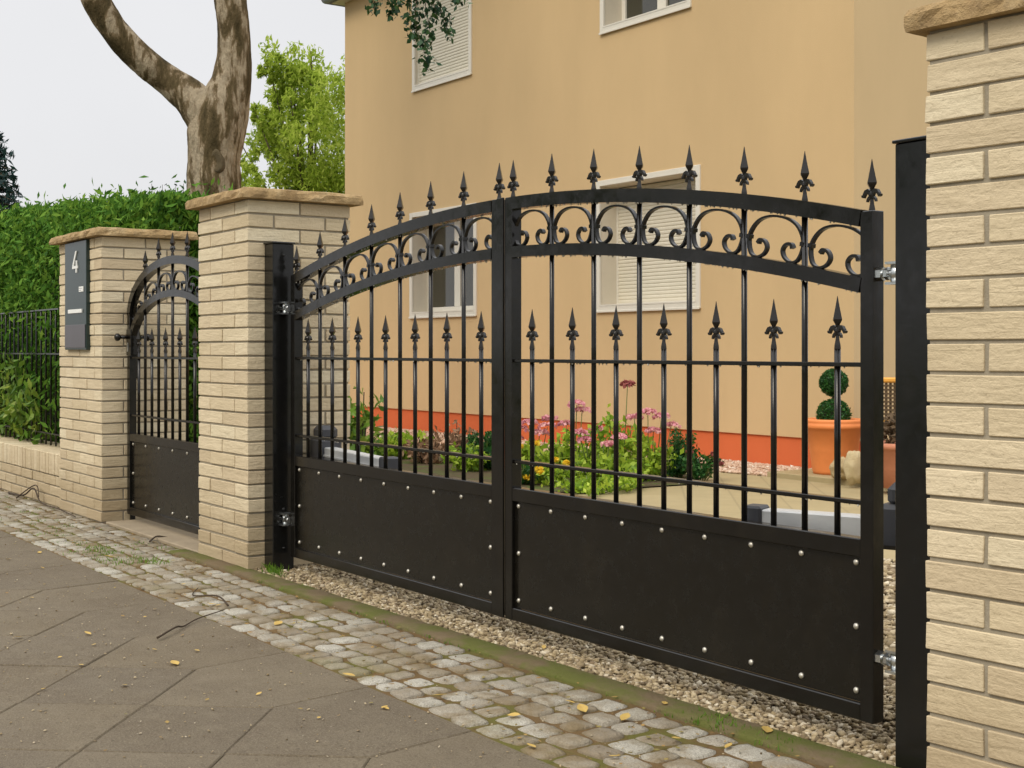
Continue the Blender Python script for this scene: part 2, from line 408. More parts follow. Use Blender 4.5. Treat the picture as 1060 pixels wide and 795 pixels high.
def slab(poly, gap=.0012):
    if len(poly) < 3: return
    z = R.uniform(-.0012, .0012); tx, ty = R.uniform(-.004, .004), R.uniform(-.004, .004)
    a = inset(poly, gap); c = inset(poly, gap+.0035); n = len(poly); cx, cy = poly[0]
    zz = lambda p, d: z + d + (p[0]-cx)*tx + (p[1]-cy)*ty
    V = [(p[0], p[1], zz(p, 0)) for p in c] + [(p[0], p[1], zz(p, -.0035)) for p in a] + [(p[0], p[1], -.02) for p in a]
    F = [tuple(range(n))] + [(i, n+i, n+(i+1) % n, (i+1) % n) for i in range(n)] + [(n+i, 2*n+i, 2*n+(i+1) % n, n+(i+1) % n) for i in range(n)]
    sw.add(V, F)
VA, VB = Vector((.319, -.273)), Vector((-.221, -.273)); V0 = Vector((-2.81, 1.54))
for k in range(-14, 30):
    a = V0 + Vector((-.54*k, 0)); c = a + Vector((-.54, 0))
    slab([(c.x, c.y), (a.x+VB.x, a.y+VB.y), (a.x, a.y), (a.x-.05, 1.862), (c.x-.05, 1.862)])
for i in range(-40, 46):
    for j in range(-40, 46):
        if i + j < 0: continue
        p = V0 + VA*i + VB*j
        if not (-18 < p.x < 4 and p.y > -2.3): continue
        q = [p, p+VA, p+VA+VB, p+VB]; slab([(v.x, v.y) for v in q])
o = sw.build('sidewalk', M['slab']); tag(o, kind='structure')
sheet('sidewalk_bed', -60, 30, -2.46, 1.862, -.0085, M['slabjoint'])

# cobbled strip
cb = MB()
def sett(cx, cy, lx, ly, zt):
    g = 7 if cx > -6 else 5; ph = R.uniform(0, 6); V = []; hs = R.uniform(.5, 1)
    sk = R.uniform(-.08, .08); sk2 = R.uniform(-.08, .08)
    cj = {(u, w): (R.uniform(-.006, .006), R.uniform(-.006, .006)) for u in (0, 1) for w in (0, 1)}
    tiltx, tilty = R.uniform(-.04, .04), R.uniform(-.04, .04)
    for j in range(g):
        for i in range(g):
            u, w = i/(g-1)*2-1, j/(g-1)*2-1
            ru = u*math.sqrt(1 - .22*w**4); rw = w*math.sqrt(1 - .22*u**4)
            jx = sum(cj[(a, b_)][0]*(u*(2*a-1)+1)/2*(w*(2*b_-1)+1)/2 for a in (0, 1) for b_ in (0, 1))*1.0
            jy = sum(cj[(a, b_)][1]*(u*(2*a-1)+1)/2*(w*(2*b_-1)+1)/2 for a in (0, 1) for b_ in (0, 1))*1.0
            e = max(abs(u), abs(w)); z = zt - (.0016*e*e + (.0042 if e > .95 else 0))*hs + R.uniform(-.0016, .0016)
            x = ru*lx/2 + sk*rw*ly*.3 + jx; y = rw*ly/2 + sk2*ru*lx*.2 + jy
            V.append((cx + x, cy + y, z + x*tiltx + y*tilty))
    F = [(j*g+i, j*g+i+1, (j+1)*g+i+1, (j+1)*g+i) for j in range(g-1) for i in range(g-1)]
    ring = [i for i in range(g)] + [j*g+g-1 for j in range(1, g)] + [(g-1)*g+i for i in range(g-2, -1, -1)] + [j*g for j in range(g-2, 0, -1)]
    nb = len(V)
    for r_ in ring: V.append((cx + (V[r_][0]-cx)*1.07, cy + (V[r_][1]-cy)*1.07, -.03))
    m = len(ring); F += [(ring[k], nb+k, nb+(k+1) % m, ring[(k+1) % m]) for k in range(m)]
    cb.add(V, F, 0, True)
for row in range(6):
    x = -.9 + R.uniform(0, .1)
    while x > -15:
        lx = R.uniform(.070, .112)
        kt = 2.30 + .015*(x+6) if x > -6.1 else 2.405          # kerb line / wall line
        rows = 5 if x > -6.1 else 6
        if row < rows:
            pitch = (kt - 1.866)/rows; cy = 1.866 + pitch*(row+.5) + R.uniform(-.006, .006)
            sett(x - lx/2, cy, lx*.97, pitch*R.uniform(.78, .92), R.uniform(.001, .007))
        x -= lx + R.uniform(.008, .018)
o = cb.build('cobble_strip', M['cobble'], fixn=False); tag(o, kind='structure')
b = MB(); g = 260
xs = np.linspace(-16, .5, g); V = []
for x in xs:
    for y in np.linspace(1.858, 2.44, 14): V.append((x, y, -.0045 + R.uniform(-.0025, .003)))
b.add(V, [(i*14+j, (i+1)*14+j, (i+1)*14+j+1, i*14+j+1) for i in range(g-1) for j in range(13)], 0, True)
tag(b.build('cobble_joint_sand', M['joint']), kind='structure')
# mossy kerb strip between cobbles and gravel
b = MB(); n = 60; V = []
for i in range(n+1):
    x = -6.2 + i*5.4/n; d0 = 2.312 + .0155*(x+6.2); d1 = d0 + .095 + .004*(x+6.2)
    w = [R.uniform(-.003, .003) for _ in range(4)]
    V += [(x, d0+w[0], -.02), (x, d0+w[0], .003+w[2]), (x, d0+.012, .010+w[3]*.5), (x, d1-.01, .010+w[2]*.5), (x, d1+w[1], .002), (x, d1+w[1], -.02)]
b.add(V, [(i*6+k, i*6+k+1, (i+1)*6+k+1, (i+1)*6+k) for i in range(n) for k in range(5)], 0, True)
tag(b.build('kerb_strip', M['kerb']), kind='structure')
# gravel
sheet('gravel_bed', -6.0, -.6, 2.36, 5.0, -.012, M['gbase'])
n = 26000; X = N.uniform(-5.48, -1.3, n); Y = 2.415 + .0195*(X+6.2) + N.random(n)**1.25*.62
X = np.concatenate([X, N.uniform(-5.4, -1.3, 22000)]); Y = np.concatenate([Y, N.uniform(2.95, 4.95, 22000)])
RR = np.where(Y > 3.03, N.uniform(.012, .021, len(X)), N.uniform(.006, .0125, len(X)))
o = pebbles('gravel', X, Y, N.uniform(-.010, .004, len(X)), RR, M['pebble']); tag(o, 'loose beige driveway gravel under the double gate', 'gravel', kind='stuff')
sheet('driveway', -16, 4, 4.95, 8.4, -.006, M['drive'])
# threshold in front of the wicket, path beyond
b = MB(); b.box((-7.42, 2.41, -.03), (-6.06, 3.1, .012), ch=.004); tag(b.build('path', M['thresh']), kind='structure')
# house splash strip and flower bed soil
b = MB(); b.add([(-16, 6.3, -.001), (-10.6, 6.4, -.001), (-8.3, 7.35, -.001), (-6.6, 7.6, -.001), (-6.6, 8.5, -.001), (-16, 8.5, -.001)], [(0,1,2,3,4,5)]); tag(b.build('splash_strip', m_simple('salmon_paving', (.52, .33, .22), .85, 0, .25, 7, .5, .004)), kind='structure')
X = N.uniform(-15.6, -6.7, 16000); lim = np.interp(X, [-16, -10.6, -8.3, -6.6], [6.3, 6.4, 7.35, 7.6]); Y = np.where(N.random(16000) < .6, 8.12 - np.abs(N.normal(0, .11, 16000)), lim + (8.12-lim)*N.random(16000)**2.2)
o = pebbles('pink_gravel', X, Y, N.uniform(-.006, .010, 16000), N.uniform(.010, .026, 16000), M['pink']); tag(o, 'pinkish gravel strip along the orange house plinth', 'gravel', kind='stuff')
b = MB(); b.add([(-13.5, 4.97, .004), (-7.3, 4.97, .004), (-7.2, 6.7, .004), (-8.3, 7.3, .004), (-10.6, 6.34, .004), (-13.5, 6.2, .004)], [(0,1,2,3,4,5)]); tag(b.build('flower_bed_soil', M['soil']), kind='structure')

# ---------------------------------------------------------------- brick pillars
def course_boxes(mb, x0, x1, y0, y1, z, h, typ, nx, ny, jx):
    """tile one course footprint"""
    lx = (x1-x0)/nx; ly = (y1-y0)/ny; g = jx/2
    def bk(a, b_, c, d):
        p = [R.uniform(-.0022, .0022) for _ in range(4)]
        mb.box((a+g if a > x0+1e-4 else a+p[0], c+g if c > y0+1e-4 else c+p[1], z + .0045), (b_-g if b_ < x1-1e-4 else b_+p[2], d-g if d < y1-1e-4 else d+p[3], z+h-.0045), ch=.0018, jit=.0012)
    if typ == 0:      # stretchers along x on the street face
        for i in range(nx):
            bk(x0+i*lx, x0+(i+1)*lx, y0, y0+ly/2); bk(x0+i*lx, x0+(i+1)*lx, y1-ly/2, y1)
        for j in range(ny-1):
            bk(x0, x0+lx/2, y0+ly*(j+.5), y0+ly*(j+1.5)); bk(x1-lx/2, x1, y0+ly*(j+.5), y0+ly*(j+1.5))
    else:
        for j in range(ny):
            bk(x0, x0+lx/2, y0+j*ly, y0+(j+1)*ly); bk(x1-lx/2, x1, y0+j*ly, y0+(j+1)*ly)
        for i in range(nx-1):
            bk(x0+lx*(i+.5), x0+lx*(i+1.5), y0, y0+ly/2); bk(x0+lx*(i+.5), x0+lx*(i+1.5), y1-ly/2, y1)
def cap_mesh(x0, x1, y0, y1, z0, th):
    mb = MB(); nx = max(6, int((x1-x0)/.03)); ny = max(6, int((y1-y0)/.03)); nz = 4
    from mathutils import noise as mn
    def disp(x, y, z, nrm, f):
        d = mn.fractal(Vector((x*14+z0*9, y*14, z*22)), .8, 2, 4)*.009*f; return (x+nrm[0]*d, y+nrm[1]*d, z)
    ring = []
    for i in range(nx): ring.append((x0+(x1-x0)*i/nx, y0, (0, -1)))
    for j in range(ny): ring.append((x1, y0+(y1-y0)*j/ny, (1, 0)))
    for i in range(nx): ring.append((x1-(x1-x0)*i/nx, y1, (0, 1)))
    for j in range(ny): ring.append((x0, y1-(y1-y0)*j/ny, (-1, 0)))
    m = len(ring); V = []
    prof = [(-.06, z0), (0, z0), (.002, z0+th*.3), (.0, z0+th*.65), (-.006, z0+th*.92), (-.018, z0+th), (-.07, z0+th+.002)]
    cx, cy = (x0+x1)/2, (y0+y1)/2
    for d, z in prof:
        for (x, y, nn) in ring:
            sx = (abs(x-cx)/((x1-x0)/2)); sy = (abs(y-cy)/((y1-y0)/2))
            xx = cx + (x-cx)*(1+d/((x1-x0)/2)); yy = cy + (y-cy)*(1+d/((y1-y0)/2))
            f = 1 if z > z0+.001 else .25
            p = disp(xx, yy, z, nn, f); V.append((p[0], p[1], z + (mn.noise(Vector((x*9, y*9, 3)))*.004 if z > z0+.01 else 0)))
    F = [(r*m+i, r*m+(i+1) % m, (r+1)*m+(i+1) % m, (r+1)*m+i) for r in range(len(prof)-1) for i in range(m)]
    F += [list(range(m))[::-1], [(len(prof)-1)*m+i for i in range(m)]]
    mb.add(V, F); return mb
def pillar(loc, w, d, ztop, ncourse, nx, ny, label, rz=0, over=.045, th=.046, start=0, z0=-.03, jx=.009):
    t = empty('brick_pillar', label, 'pillar', loc, rz)
    mb = MB(); h = ztop/ncourse; 
    for k in range(-1, ncourse):
        course_boxes(mb, 0, w, 0, d, k*h, h, (k+start) % 2, nx, ny, jx)
    mb.build('brickwork', M['brick'], t)
    c = MB(); c.box((.006, .006, z0), (w-.006, d-.006, ztop+.001)); c.build('mortar', M['mortar'], t)
    cap_mesh(-over, w+over, -over, d+over, ztop+.001, th).build('coping_stone', M['cap'], t)
    return t
pillar((-8.25, 2.40, 0), .79, .50, 1.592, 26, 3, 2, 'far cream brick pillar carrying the mailbox beside the hedge', start=0)
pillar((-6.04, 2.40, 0), .56, .50, 1.617, 26, 2, 2, 'middle cream brick pillar between small arched gate and double gate')
pillar((-1.846, 2.34, 0), .56, .52, 1.63, 25, 2, 2, 'nearest cream brick pillar at the right edge of the photo', rz=math.radians(4.0), start=1, th=.052, jx=.012, over=.03)

# low garden wall with soldier course
t = empty('garden_wall', 'low cream brick wall with upright top course below the black fence', 'wall', (0, 0, 0))
mb = MB(); wx0, wx1 = -15.0, -8.252; h = .0632
for k in range(-1, 3):
    x = wx1 - (0 if k % 2 else .125)
    if not k % 2: mb.box((wx1-.124, 2.412, k*h+.0045), (wx1, 2.60, (k+1)*h-.0045), ch=.003, jit=.0012)
    while x > wx0:
        mb.box((x-.249, 2.412+R.uniform(-.002, .002), k*h+.0045), (x-.008, 2.60, (k+1)*h-.0045), ch=.003, jit=.0012); x -= .257
x = wx1
while x > wx0:
    mb.box((x-.060, 2.408+R.uniform(-.002, .002), 3*h+.004), (x-.004, 2.72, 3*h+.135), ch=.003, jit=.001); x -= .0655
mb.build('brickwork', M['brick'], t)
c = MB(); c.box((wx0, 2.42, -.03), (wx1-.001, 2.70, 3*h+.128)); c.build('mortar', M['mortar'], t)

# ---------------------------------------------------------------- wrought iron parts
def finial_mesh():
    b = MB()
    prof = [(.0125, -.003), (.0115, .006), (.0080, .018), (.0062, .030), (.0085, .036), (.0100, .041), (.0090, .046), (.0058, .050), (.0070, .055), (.0160, .066), (.0172, .070), (.0120, .087), (.0062, .107), (.0026, .121), (.0010, .127)]
    b.lathe(prof, seg=4, smooth=False)
    for s in (-1, 1):
        P = [(s*.002, .037), (s*.006, .046), (s*.012, .0515), (s*.019, .0495), (s*.0245, .043), (s*.0275, .0365), (s*.0300, .0375), (s*.0315, .0415)]
        b.ribbon(P, [.007, .009, .0095, .0085, .007, .0055, .004, .003], -.0055, .0055, smooth=False)
        P = [(s*.003, .036), (s*.009, .0345), (s*.013, .030), (s*.0150, .0245)]
        b.ribbon(P, [.006, .006, .005, .003], -.0045, .0045)
    me = b.mesh('finial', [M['forged']]); me.transform(Matrix.Diagonal((.88, .88, 1, 1))); return me
FIN = finial_mesh()
def spline(P, n=6):
    out = []
    for i in range(len(P)-1):
        p0, p1, p2, p3 = P[max(i-1, 0)], P[i], P[i+1], P[min(i+2, len(P)-1)]
        for k in range(n):
            t = k/n; out.append(tuple(.5*((2*p1[j]) + (-p0[j]+p2[j])*t + (2*p0[j]-5*p1[j]+4*p2[j]-p3[j])*t*t + (-p0[j]+3*p1[j]-3*p2[j]+p3[j])*t**3) for j in range(2)))
    out.append(P[-1]); return out
def scroll_mesh(w, h):
    """C-scroll hump of width w, height h with both ends curling inwards"""
    a = w/2 - .003; r = min(.036, w*.19)
    half = [(0, h), (a*.38, h*.965), (a*.72, h*.84), (a*.95, h*.60), (a*1.0, h*.34), (a-r*.35, .008), (a-r, .0), (a-r*1.65, .010), (a-r*1.9, .028), (a-r*1.62, .043), (a-r*1.15, .046), (a-r*.95, .036)]
    P = [(-x, z) for x, z in half[::-1]][:-1] + half
    P = spline(P, 5); n = len(P); th = [.0062 + .0040*max(0, 1-min(i, n-1-i)/14) for i in range(n)]
    b = MB(); b.ribbon(P, th, -.0065, .0065, smooth=False)
    for s in (-1, 1): b.box((s*a-.007, -.0085, h*.40), (s*a+.007, .0085, h*.40+.011), ch=.001)
    return b.mesh('scroll', [M['black']])
def rivet_mesh():
    b = MB(); b.lathe([(.0085, 0), (.0080, .003), (.0055, .0055), (.002, .0068), (.0004, .007)], seg=10)
    me = b.mesh('rivet', [M['rivet']]); me.transform(Matrix.Rotation(math.radians(90), 4, 'X')); return me
RIV = rivet_mesh()
def bar_obj(x, z0, z1, parent, r=.008):
    b = MB(); b.lathe([(r, z0), (r, z1)], (x, .0, 0), seg=10); return b.build('bar', M['black'], parent)
def drops(parent, xs, zf, y0, y1, nd):
    """rain drops hanging under a rail"""
    P = np.array([(x, R.uniform(y0, y1), zf(x) - .0015) for x in [R.uniform(*xs) for _ in range(nd)]])
    S = N.uniform(.0016, .0034, (nd, 1, 1))
    V = (ICO[None]*S*np.array([1, 1, 1.2]) + P[:, None]).reshape(-1, 3); F = (ICOF[None] + 12*np.arange(nd)[:, None, None]).reshape(-1, 3)
    t = bpy.data.materials.get('water_drop')
    if not t:
        q = NT('water_drop'); q.pbr((.55, .53, .48), .05, spec=1.0); t = q.m
    o = link('rain_drops', raw_mesh('rain_drops', V, F, t, True), parent); o['kind'] = 'stuff'; return o

def chain(P, n=5):
    out = []
    for i in range(len(P)-1):
        p0, p1, p2, p3 = P[max(i-1, 0)], P[i], P[i+1], P[min(i+2, len(P)-1)]
        for k in range(n):
            t = k/n; out.append([.5*((2*p1[j]) + (-p0[j]+p2[j])*t + (2*p0[j]-5*p1[j]+4*p2[j]-p3[j])*t*t + (-p0[j]+3*p1[j]-3*p2[j]+p3[j])*t**3) for j in range(len(p1))])
    out.append(list(P[-1])); return out
ARX, ARR, ARZ = -3.72, 7.05, 1.464
def arch(x, top=ARZ): return top - (ARR - math.sqrt(ARR*ARR - (x-ARX)**2))
YG = 2.535; DEP = .040
def leaf(x0, x1, label, hinge_left):
    """one wing of the driveway gate; local y=0 is mid depth, world x kept"""
    t = empty('driveway_gate_wing', label, 'gate', (x0 if hinge_left else x1, YG+DEP/2, 0))
    ox = t.location.x; q = lambda x: x - ox
    y0, y1 = -DEP/2, DEP/2; sw_ = .040
    st = []
    for k, x in enumerate((x0, x1-sw_)):
        b = MB(); zt = arch(x + sw_/2) + .001
        b.box((q(x), y0, .070), (q(x+sw_), y1, zt), ch=.002); st.append(b.build('stile', M['black'], t))
    NS = 28
    for top, th, nm in ((ARZ, .040, 'arched_top_rail'), (ARZ-.163, .036, 'lower_arched_rail')):
        P = [(q(x0+sw_-.001 + (x1-x0-2*sw_+.002)*i/NS), arch(x0+sw_+(x1-x0-2*sw_)*i/NS, top) - th/2) for i in range(NS+1)]
        b = MB(); b.ribbon(P, th, y0-.002, y1-.004, smooth=False); b.build(nm, M['black'], t)
        drops(t, (q(x0+.05), q(x1-.05)), (lambda x, top=top, th=th: arch(x+ox, top)-th), y0, y1-.005, 70)
    for z in (.925, .5925):
        b = MB(); b.box((q(x0+sw_), -.013, z-.0055), (q(x1-sw_), .013, z+.0055), ch=.0015); b.build('cross_rail', M['black'], t)
        drops(t, (q(x0+.05), q(x1-.05)), (lambda x, z=z: z-.0055), -.012, .012, 34)
    b = MB(); b.box((q(x0+sw_), y0+.001, .462), (q(x1-sw_), y1, .507), ch=.0025); b.build('panel_top_rail', M['black'], t)
    b = MB(); b.box((q(x0+sw_), y0+.001, .070), (q(x1-sw_), y1, .111), ch=.0025); b.build('bottom_rail', M['black'], t)
    b = MB(); b.box((q(x0+sw_), y0+.014, .112), (q(x1-sw_), y0+.018, .461)); b.build('sheet_panel', M['panel'], t)
    nb = 7; dx = (x1-x0-sw_)/nb; xs = [x0+sw_/2+dx*i for i in range(nb+1)]
    for i, x in enumerate(xs):
        par = st[0] if i == 0 else st[1] if i == nb else bar_obj(q(x), .5, arch(x)-.02, t)
        f = link('finial', FIN, par, (q(x), 0, arch(x) - .001))
    for i in range(nb):
        x = xs[i]+dx/2; bo = bar_obj(q(x), .5, .966, t); link('finial', FIN, bo, (q(x), 0, .966))
        w = dx - .016; s_ = link('scroll', scroll_mesh(w, .112), t, (q(x), 0, arch(x, ARZ-.163) + .001))
        s_.rotation_euler = (0, math.atan((arch(x-dx/2)-arch(x+dx/2))/dx), 0)
    nr = 9; xa, xb = x0+sw_+.022, x1-sw_-.022
    for i in range(nr):
        x = xa + (xb-xa)*i/(nr-1)
        for z in (.447, .137) if 0 < i < nr-1 else (.447, .292, .137):
            link('rivet', RIV, t, (q(x), y0+.014, z))
    # hinges: threaded eye bolt, nut, barrel and the two bracket plates on the post
    s = -1 if hinge_left else 1; xe = x0 if hinge_left else x1; gap = .085 if not hinge_left else .06
    hy = -.030 if hinge_left else 0
    for z in (1.141, .228):
        b = MB(); X = lambda d: q(xe) + s*d
        b.tube([(X(-.004), hy, z), (X(gap-.005), hy, z)], .0085, 12); 
        b.tube([(X(.0), hy, z), (X(.017), hy, z)], .017, 6, smooth=False); b.tube([(X(.024), hy, z), (X(.034), hy, z)], .0155, 6, smooth=False)
        b.tube([(X(gap-.032), hy, z-.020), (X(gap-.032), hy, z+.020)], .0135, 14)
        ho = b.build('hinge', M['zinc'], t)
        for za in (.021, -.027): c = MB(); c.box((X(gap-.05), hy-.02, z+za), (X(gap-.001), hy+.024, z+za+.006)); c.build('bracket', M['zinc'], ho)
    return t
XL0, XL1, XR0, XR1 = -5.335, -3.742, -3.700, -2.153
gl = leaf(XL0, XL1, 'left wing of the black double driveway gate, hinged at the middle pillar', True)
gr = leaf(XR0, XR1, 'right wing of the black double driveway gate, hinged near the right pillar', False)
b = MB(); ox = gl.location.x; b.box((XL1-ox+.0005, -DEP/2-.006, .072), (XL1-ox+.038, -DEP/2+.002, arch(-3.72)+.002), ch=.0015); b.box((XL1-ox+.0005, -DEP/2+.0025, .072), (XL1-ox+.006, DEP/2, arch(-3.72)-.01))
b.build('cover_strip', M['black'], gl)

# gate posts
def post(x0, y0, w, ztop, label):
    t = empty('gate_post', label, 'post', (x0, y0, 0)); b = MB()
    b.box((0, 0, -.03), (w, .10, ztop), ch=.003); b.build('shaft', M['post'], t)
    b = MB(); b.box((-.005, -.005, ztop+.0005), (w+.005, .105, ztop+.008), ch=.002); b.build('cap_plate', M['post'], t)
    for z in (ztop-.05, .27, .1):
        b = MB(); b.lathe([(.006, 0), (.006, .003), (.003, .005)], seg=8); me = b.mesh('bolt', [M['post']])
        link('bolt', me, t, (w-.0005, .05, z), (0, math.radians(90), 0))
    return t
post(-5.478, 2.478, .088, 1.421, 'black square steel post bolted beside the middle brick pillar')
post(-2.042, 2.478, .105, 1.431, 'black square steel post in front of the right brick pillar')
b = MB()
for i in range(26): b.add(np.array(ICO)*[R.uniform(.006, .016), R.uniform(.006, .012), .006] + [-2.042+R.uniform(-.03, .14), 2.46+R.uniform(-.03, .03), R.uniform(-.004, .003)], ICOF.tolist(), 0, True)
tag(b.build('rust_flakes', M['rust']), 'reddish rust crumbs at the foot of the right gate post', 'debris', kind='stuff')

# wicket gate with elliptical arch
def wicket():
    x0, x1 = -7.432, -6.100; cx = (x0+x1)/2; t = empty('pedestrian_gate', 'small black arched gate between the far and middle brick pillars', 'gate', (x1, YG+DEP/2, 0))
    q = lambda x: x - x1; y0, y1 = -DEP/2, DEP/2; A, B, zs = (x1-x0)/2-.02, .278, 1.150
    A2, B2, zs2 = (x1-x0)/2-.045, .262, .992
    def ell(x, a, b_, z): return z + b_*math.sqrt(max(0, 1-((x-cx)/a)**2))
    st = []
    for x in (x0, x1-.04):
        b = MB(); b.box((q(x), y0, .044), (q(x+.04), y1, zs), ch=.002); st.append(b.build('stile', M['black'], t))
    def arc(a, b_, z, th, nm):
        P = [(q(cx + a*math.cos(math.pi*(1-i/40))), z + b_*math.sin(math.pi*i/40)) for i in range(41)]
        o = MB(); o.ribbon(P, th, y0-.002, y1-.003); o.build(nm, M['black'], t)
    arc(A, B-.0, zs-.001, .042, 'arched_top_rail'); arc(A2, B2, zs2, .036, 'lower_arched_rail')
    for z in (.917, .597):
        b = MB(); b.box((q(x0+.04), -.013, z-.0055), (q(x1-.04), .013, z+.0055), ch=.0015); b.build('cross_rail', M['black'], t)
    for z0, z1, nm in ((.452, .497, 'panel_top_rail'), (.044, .086, 'bottom_rail')):
        b = MB(); b.box((q(x0+.04), y0+.001, z0), (q(x1-.04), y1, z1), ch=.0025); b.build(nm, M['black'], t)
    b = MB(); b.box((q(x0+.04), y0+.014, .087), (q(x1-.04), y0+.018, .451)); b.build('sheet_panel', M['panel'], t)
    dx = .205; xs = [cx-.02+dx*i for i in range(-2, 3)]
    for x in xs:
        zt = ell(x, A, B, zs); bo = bar_obj(q(x), .49, zt-.01, t); link('finial', FIN, bo, (q(x), 0, zt+.018))
    for s, x in ((0, x0+.02), (1, x1-.02)): link('finial', FIN, st[s], (q(x), 0, zs+.03))
    for i in range(-3, 3):
        x = cx-.02+dx*(i+.5); bo = bar_obj(q(x), .49, .950, t); link('finial', FIN, bo, (q(x), 0, .950))
        if abs(i+.5) < 2.6:
            k = abs(i+.5); w = dx-.016 if k < 2 else dx-.05
            s_ = link('scroll', scroll_mesh(w, .100 if k < 1 else .09 if k < 2 else .085), t, (q(x), 0, ell(x, A2, B2, zs2)+.014))
            sl = (ell(x+.04, A2, B2, zs2)-ell(x-.04, A2, B2, zs2))/.08; s_.rotation_euler = (0, -math.atan(sl), 0)
    nr = 7; xa, xb = x0+.062, x1-.062
    for i in range(nr):
        x = xa+(xb-xa)*i/(nr-1)
        for z in (.437, .112) if 0 < i < nr-1 else (.437, .275, .112): link('rivet', RIV, t, (q(x), y0+.014, z))
    b = MB(); b.box((q(x0+.001), y0-.006, .93), (q(x0+.075), y1+.004, 1.075), ch=.003); lk = b.build('lock_case', M['black'], t)
    b = MB(); b.box((q(x0+.012), y0-.0085, .95), (q(x0+.034), y0-.0062, 1.0), ch=.0005); b.build('key_plate', M['zinc'], lk)
    for s in (-1, 1):
        b = MB()
        b.tube([(q(x0+.03), s*.018, 1.030), (q(x0+.03), s*.070, 1.030)], .009, 10)
        prof = [(.004, 0), (.016, .004), (.022, .014), (.020, .026), (.008, .033)]
        m_ = MB(); m_.lathe(prof, seg=14); V = np.concatenate(m_.v); V = np.stack([V[:, 0]+q(x0+.03), s*(V[:, 2]+.068), V[:, 1]+1.030], 1); b.add(V, m_.f, 0, True)
        b.build('door_knob', M['black'], lk)
    return t
wicket()
b = MB(); b.box((0, 0, .80), (.022, .05, 1.20), ch=.002); b.box((-.0, .012, -.02), (.018, .04, .799), ch=.002)
o = b.build('strike_bar', M['black']); o.location = (-7.457, 2.545, 0); tag(o, 'slim black strike bar on the far pillar side next to the arched gate', 'strike bar')

# mailbox
mx0, mx1 = on_plane(70.5, 2.40)+.01, on_plane(93.2, 2.40)
t = empty('mailbox', 'tall teal grey mailbox panel with house number 4 on the far pillar', 'mailbox', (mx0, 2.40, 0)); mw = mx1-mx0
b = MB(); b.box((0, -.022, .960), (mw, .004, 1.585), ch=.003); b.build('body', M['teal'], t)
b = MB(); b.box((.012, -.026, .972), (mw-.012, -.0222, 1.105), ch=.0012); tag(b.build('reflection_panel', M['greymet'], t), 'lower part of the front with a reflection painted in lighter grey')  # reflection on the mailbox front, painted as a lighter grey area
b = MB(); b.box((.085, -.030, 1.172), (mw-.065, -.0222, 1.194), ch=.001); tag(b.build('letter_slot', M['num'], t), 'white letter slot strip')
b = MB(); b.box((mw-.125, -.026, 1.292), (mw-.045, -.0222, 1.322), ch=.0006); np_ = b.build('name_plate', M['num'], t)
b = MB(); 
for k, (a, c) in enumerate(((.0, .05), (.0, .038))): b.box((mw-.118+a, -.0266, 1.311-k*.011), (mw-.118+c, -.0262, 1.3135-k*.011))
b.build('name_lettering', M['greymet'], np_)
# numeral 4
nx, nz, nh = .165, 1.405, .125
b = MB(); Yn0, Yn1 = -.0275, -.0222
sl = .02
b.prism([(nx+.055, nz+nh), (nx+.078, nz+nh), (nx+.020, nz+.040), (nx-.004, nz+.040)], Yn0, Yn1)
b.prism([(nx-.004, nz+.0395), (nx+.094, nz+.0395), (nx+.096, nz+.024), (nx-.008, nz+.024)], Yn0, Yn1)
b.prism([(nx+.062, nz+.070), (nx+.082, nz+.070), (nx+.080, nz+.040), (nx+.0605, nz+.040)], Yn0, Yn1)
b.prism([(nx+.0600, nz+.0235), (nx+.0795, nz+.0235), (nx+.078, nz), (nx+.058, nz)], Yn0, Yn1)
b.build('house_number', M['num'], t)

# fence on the low wall
t = empty('metal_fence', 'black metal bar fence on the low brick wall in front of the hedge', 'fence', (-8.26, 2.56, 0))
for z in (.415, .935, 1.225):
    b = MB(); b.box((-6.6, -.012, z-.007), (0, .012, z+.004), ch=.001); b.build('rail', M['black'], t)
bm_ = MB(); bm_.lathe([(.007, .335), (.007, 1.221), (.006, 1.222)], seg=8); me = bm_.mesh('bar', [M['black']])
for i in range(58): link('bar', me, t, (-.06-i*.112, 0, 0))
for i in (0, 22, 44):
    b = MB(); b.box((-i*.112-.002, -.018, .33), (-i*.112-.034, .018, 1.235), ch=.002); b.build('upright', M['black'], t)

# hedge
t = empty('hedge', 'tall dense green thuja hedge behind the black fence', 'hedge', (-11.5, 3.4, 0))
def htop(x): return np.interp(x, [-19, -13, -7.6], [2.45, 2.12, 1.86])
def hfront(x): return 2.80 + .06*np.sin(x*2.1) + .05*np.sin(x*5.3+1)
hx0, hx1 = -20.0, -7.56
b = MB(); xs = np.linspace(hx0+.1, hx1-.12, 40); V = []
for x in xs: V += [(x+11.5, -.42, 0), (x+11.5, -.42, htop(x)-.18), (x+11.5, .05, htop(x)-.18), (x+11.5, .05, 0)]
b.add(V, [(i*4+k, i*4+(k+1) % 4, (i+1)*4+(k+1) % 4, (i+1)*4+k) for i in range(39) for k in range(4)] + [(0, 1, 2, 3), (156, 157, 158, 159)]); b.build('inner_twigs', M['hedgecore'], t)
n = 110000; X = hx0 + (hx1-hx0)*N.random(n)**.7; u = N.random(n)
clump = .06*np.sin(X*9)+.05*np.sin(X*17+2)
Zt = htop(X); front = u < .62; top = (u >= .62) & (u < .88)
Y = np.where(front, hfront(X) + N.exponential(.045, n) - .02, N.uniform(2.8, 3.5, n)); Z = np.where(front, .12 + (Zt-.1)*N.random(n)**.8, Zt - N.exponential(.05, n) + clump*.5)
Y = np.where(front, Y + .07*np.sin(X*6.0+Z*5)+.05*np.sin(X*13-Z*9), Y)
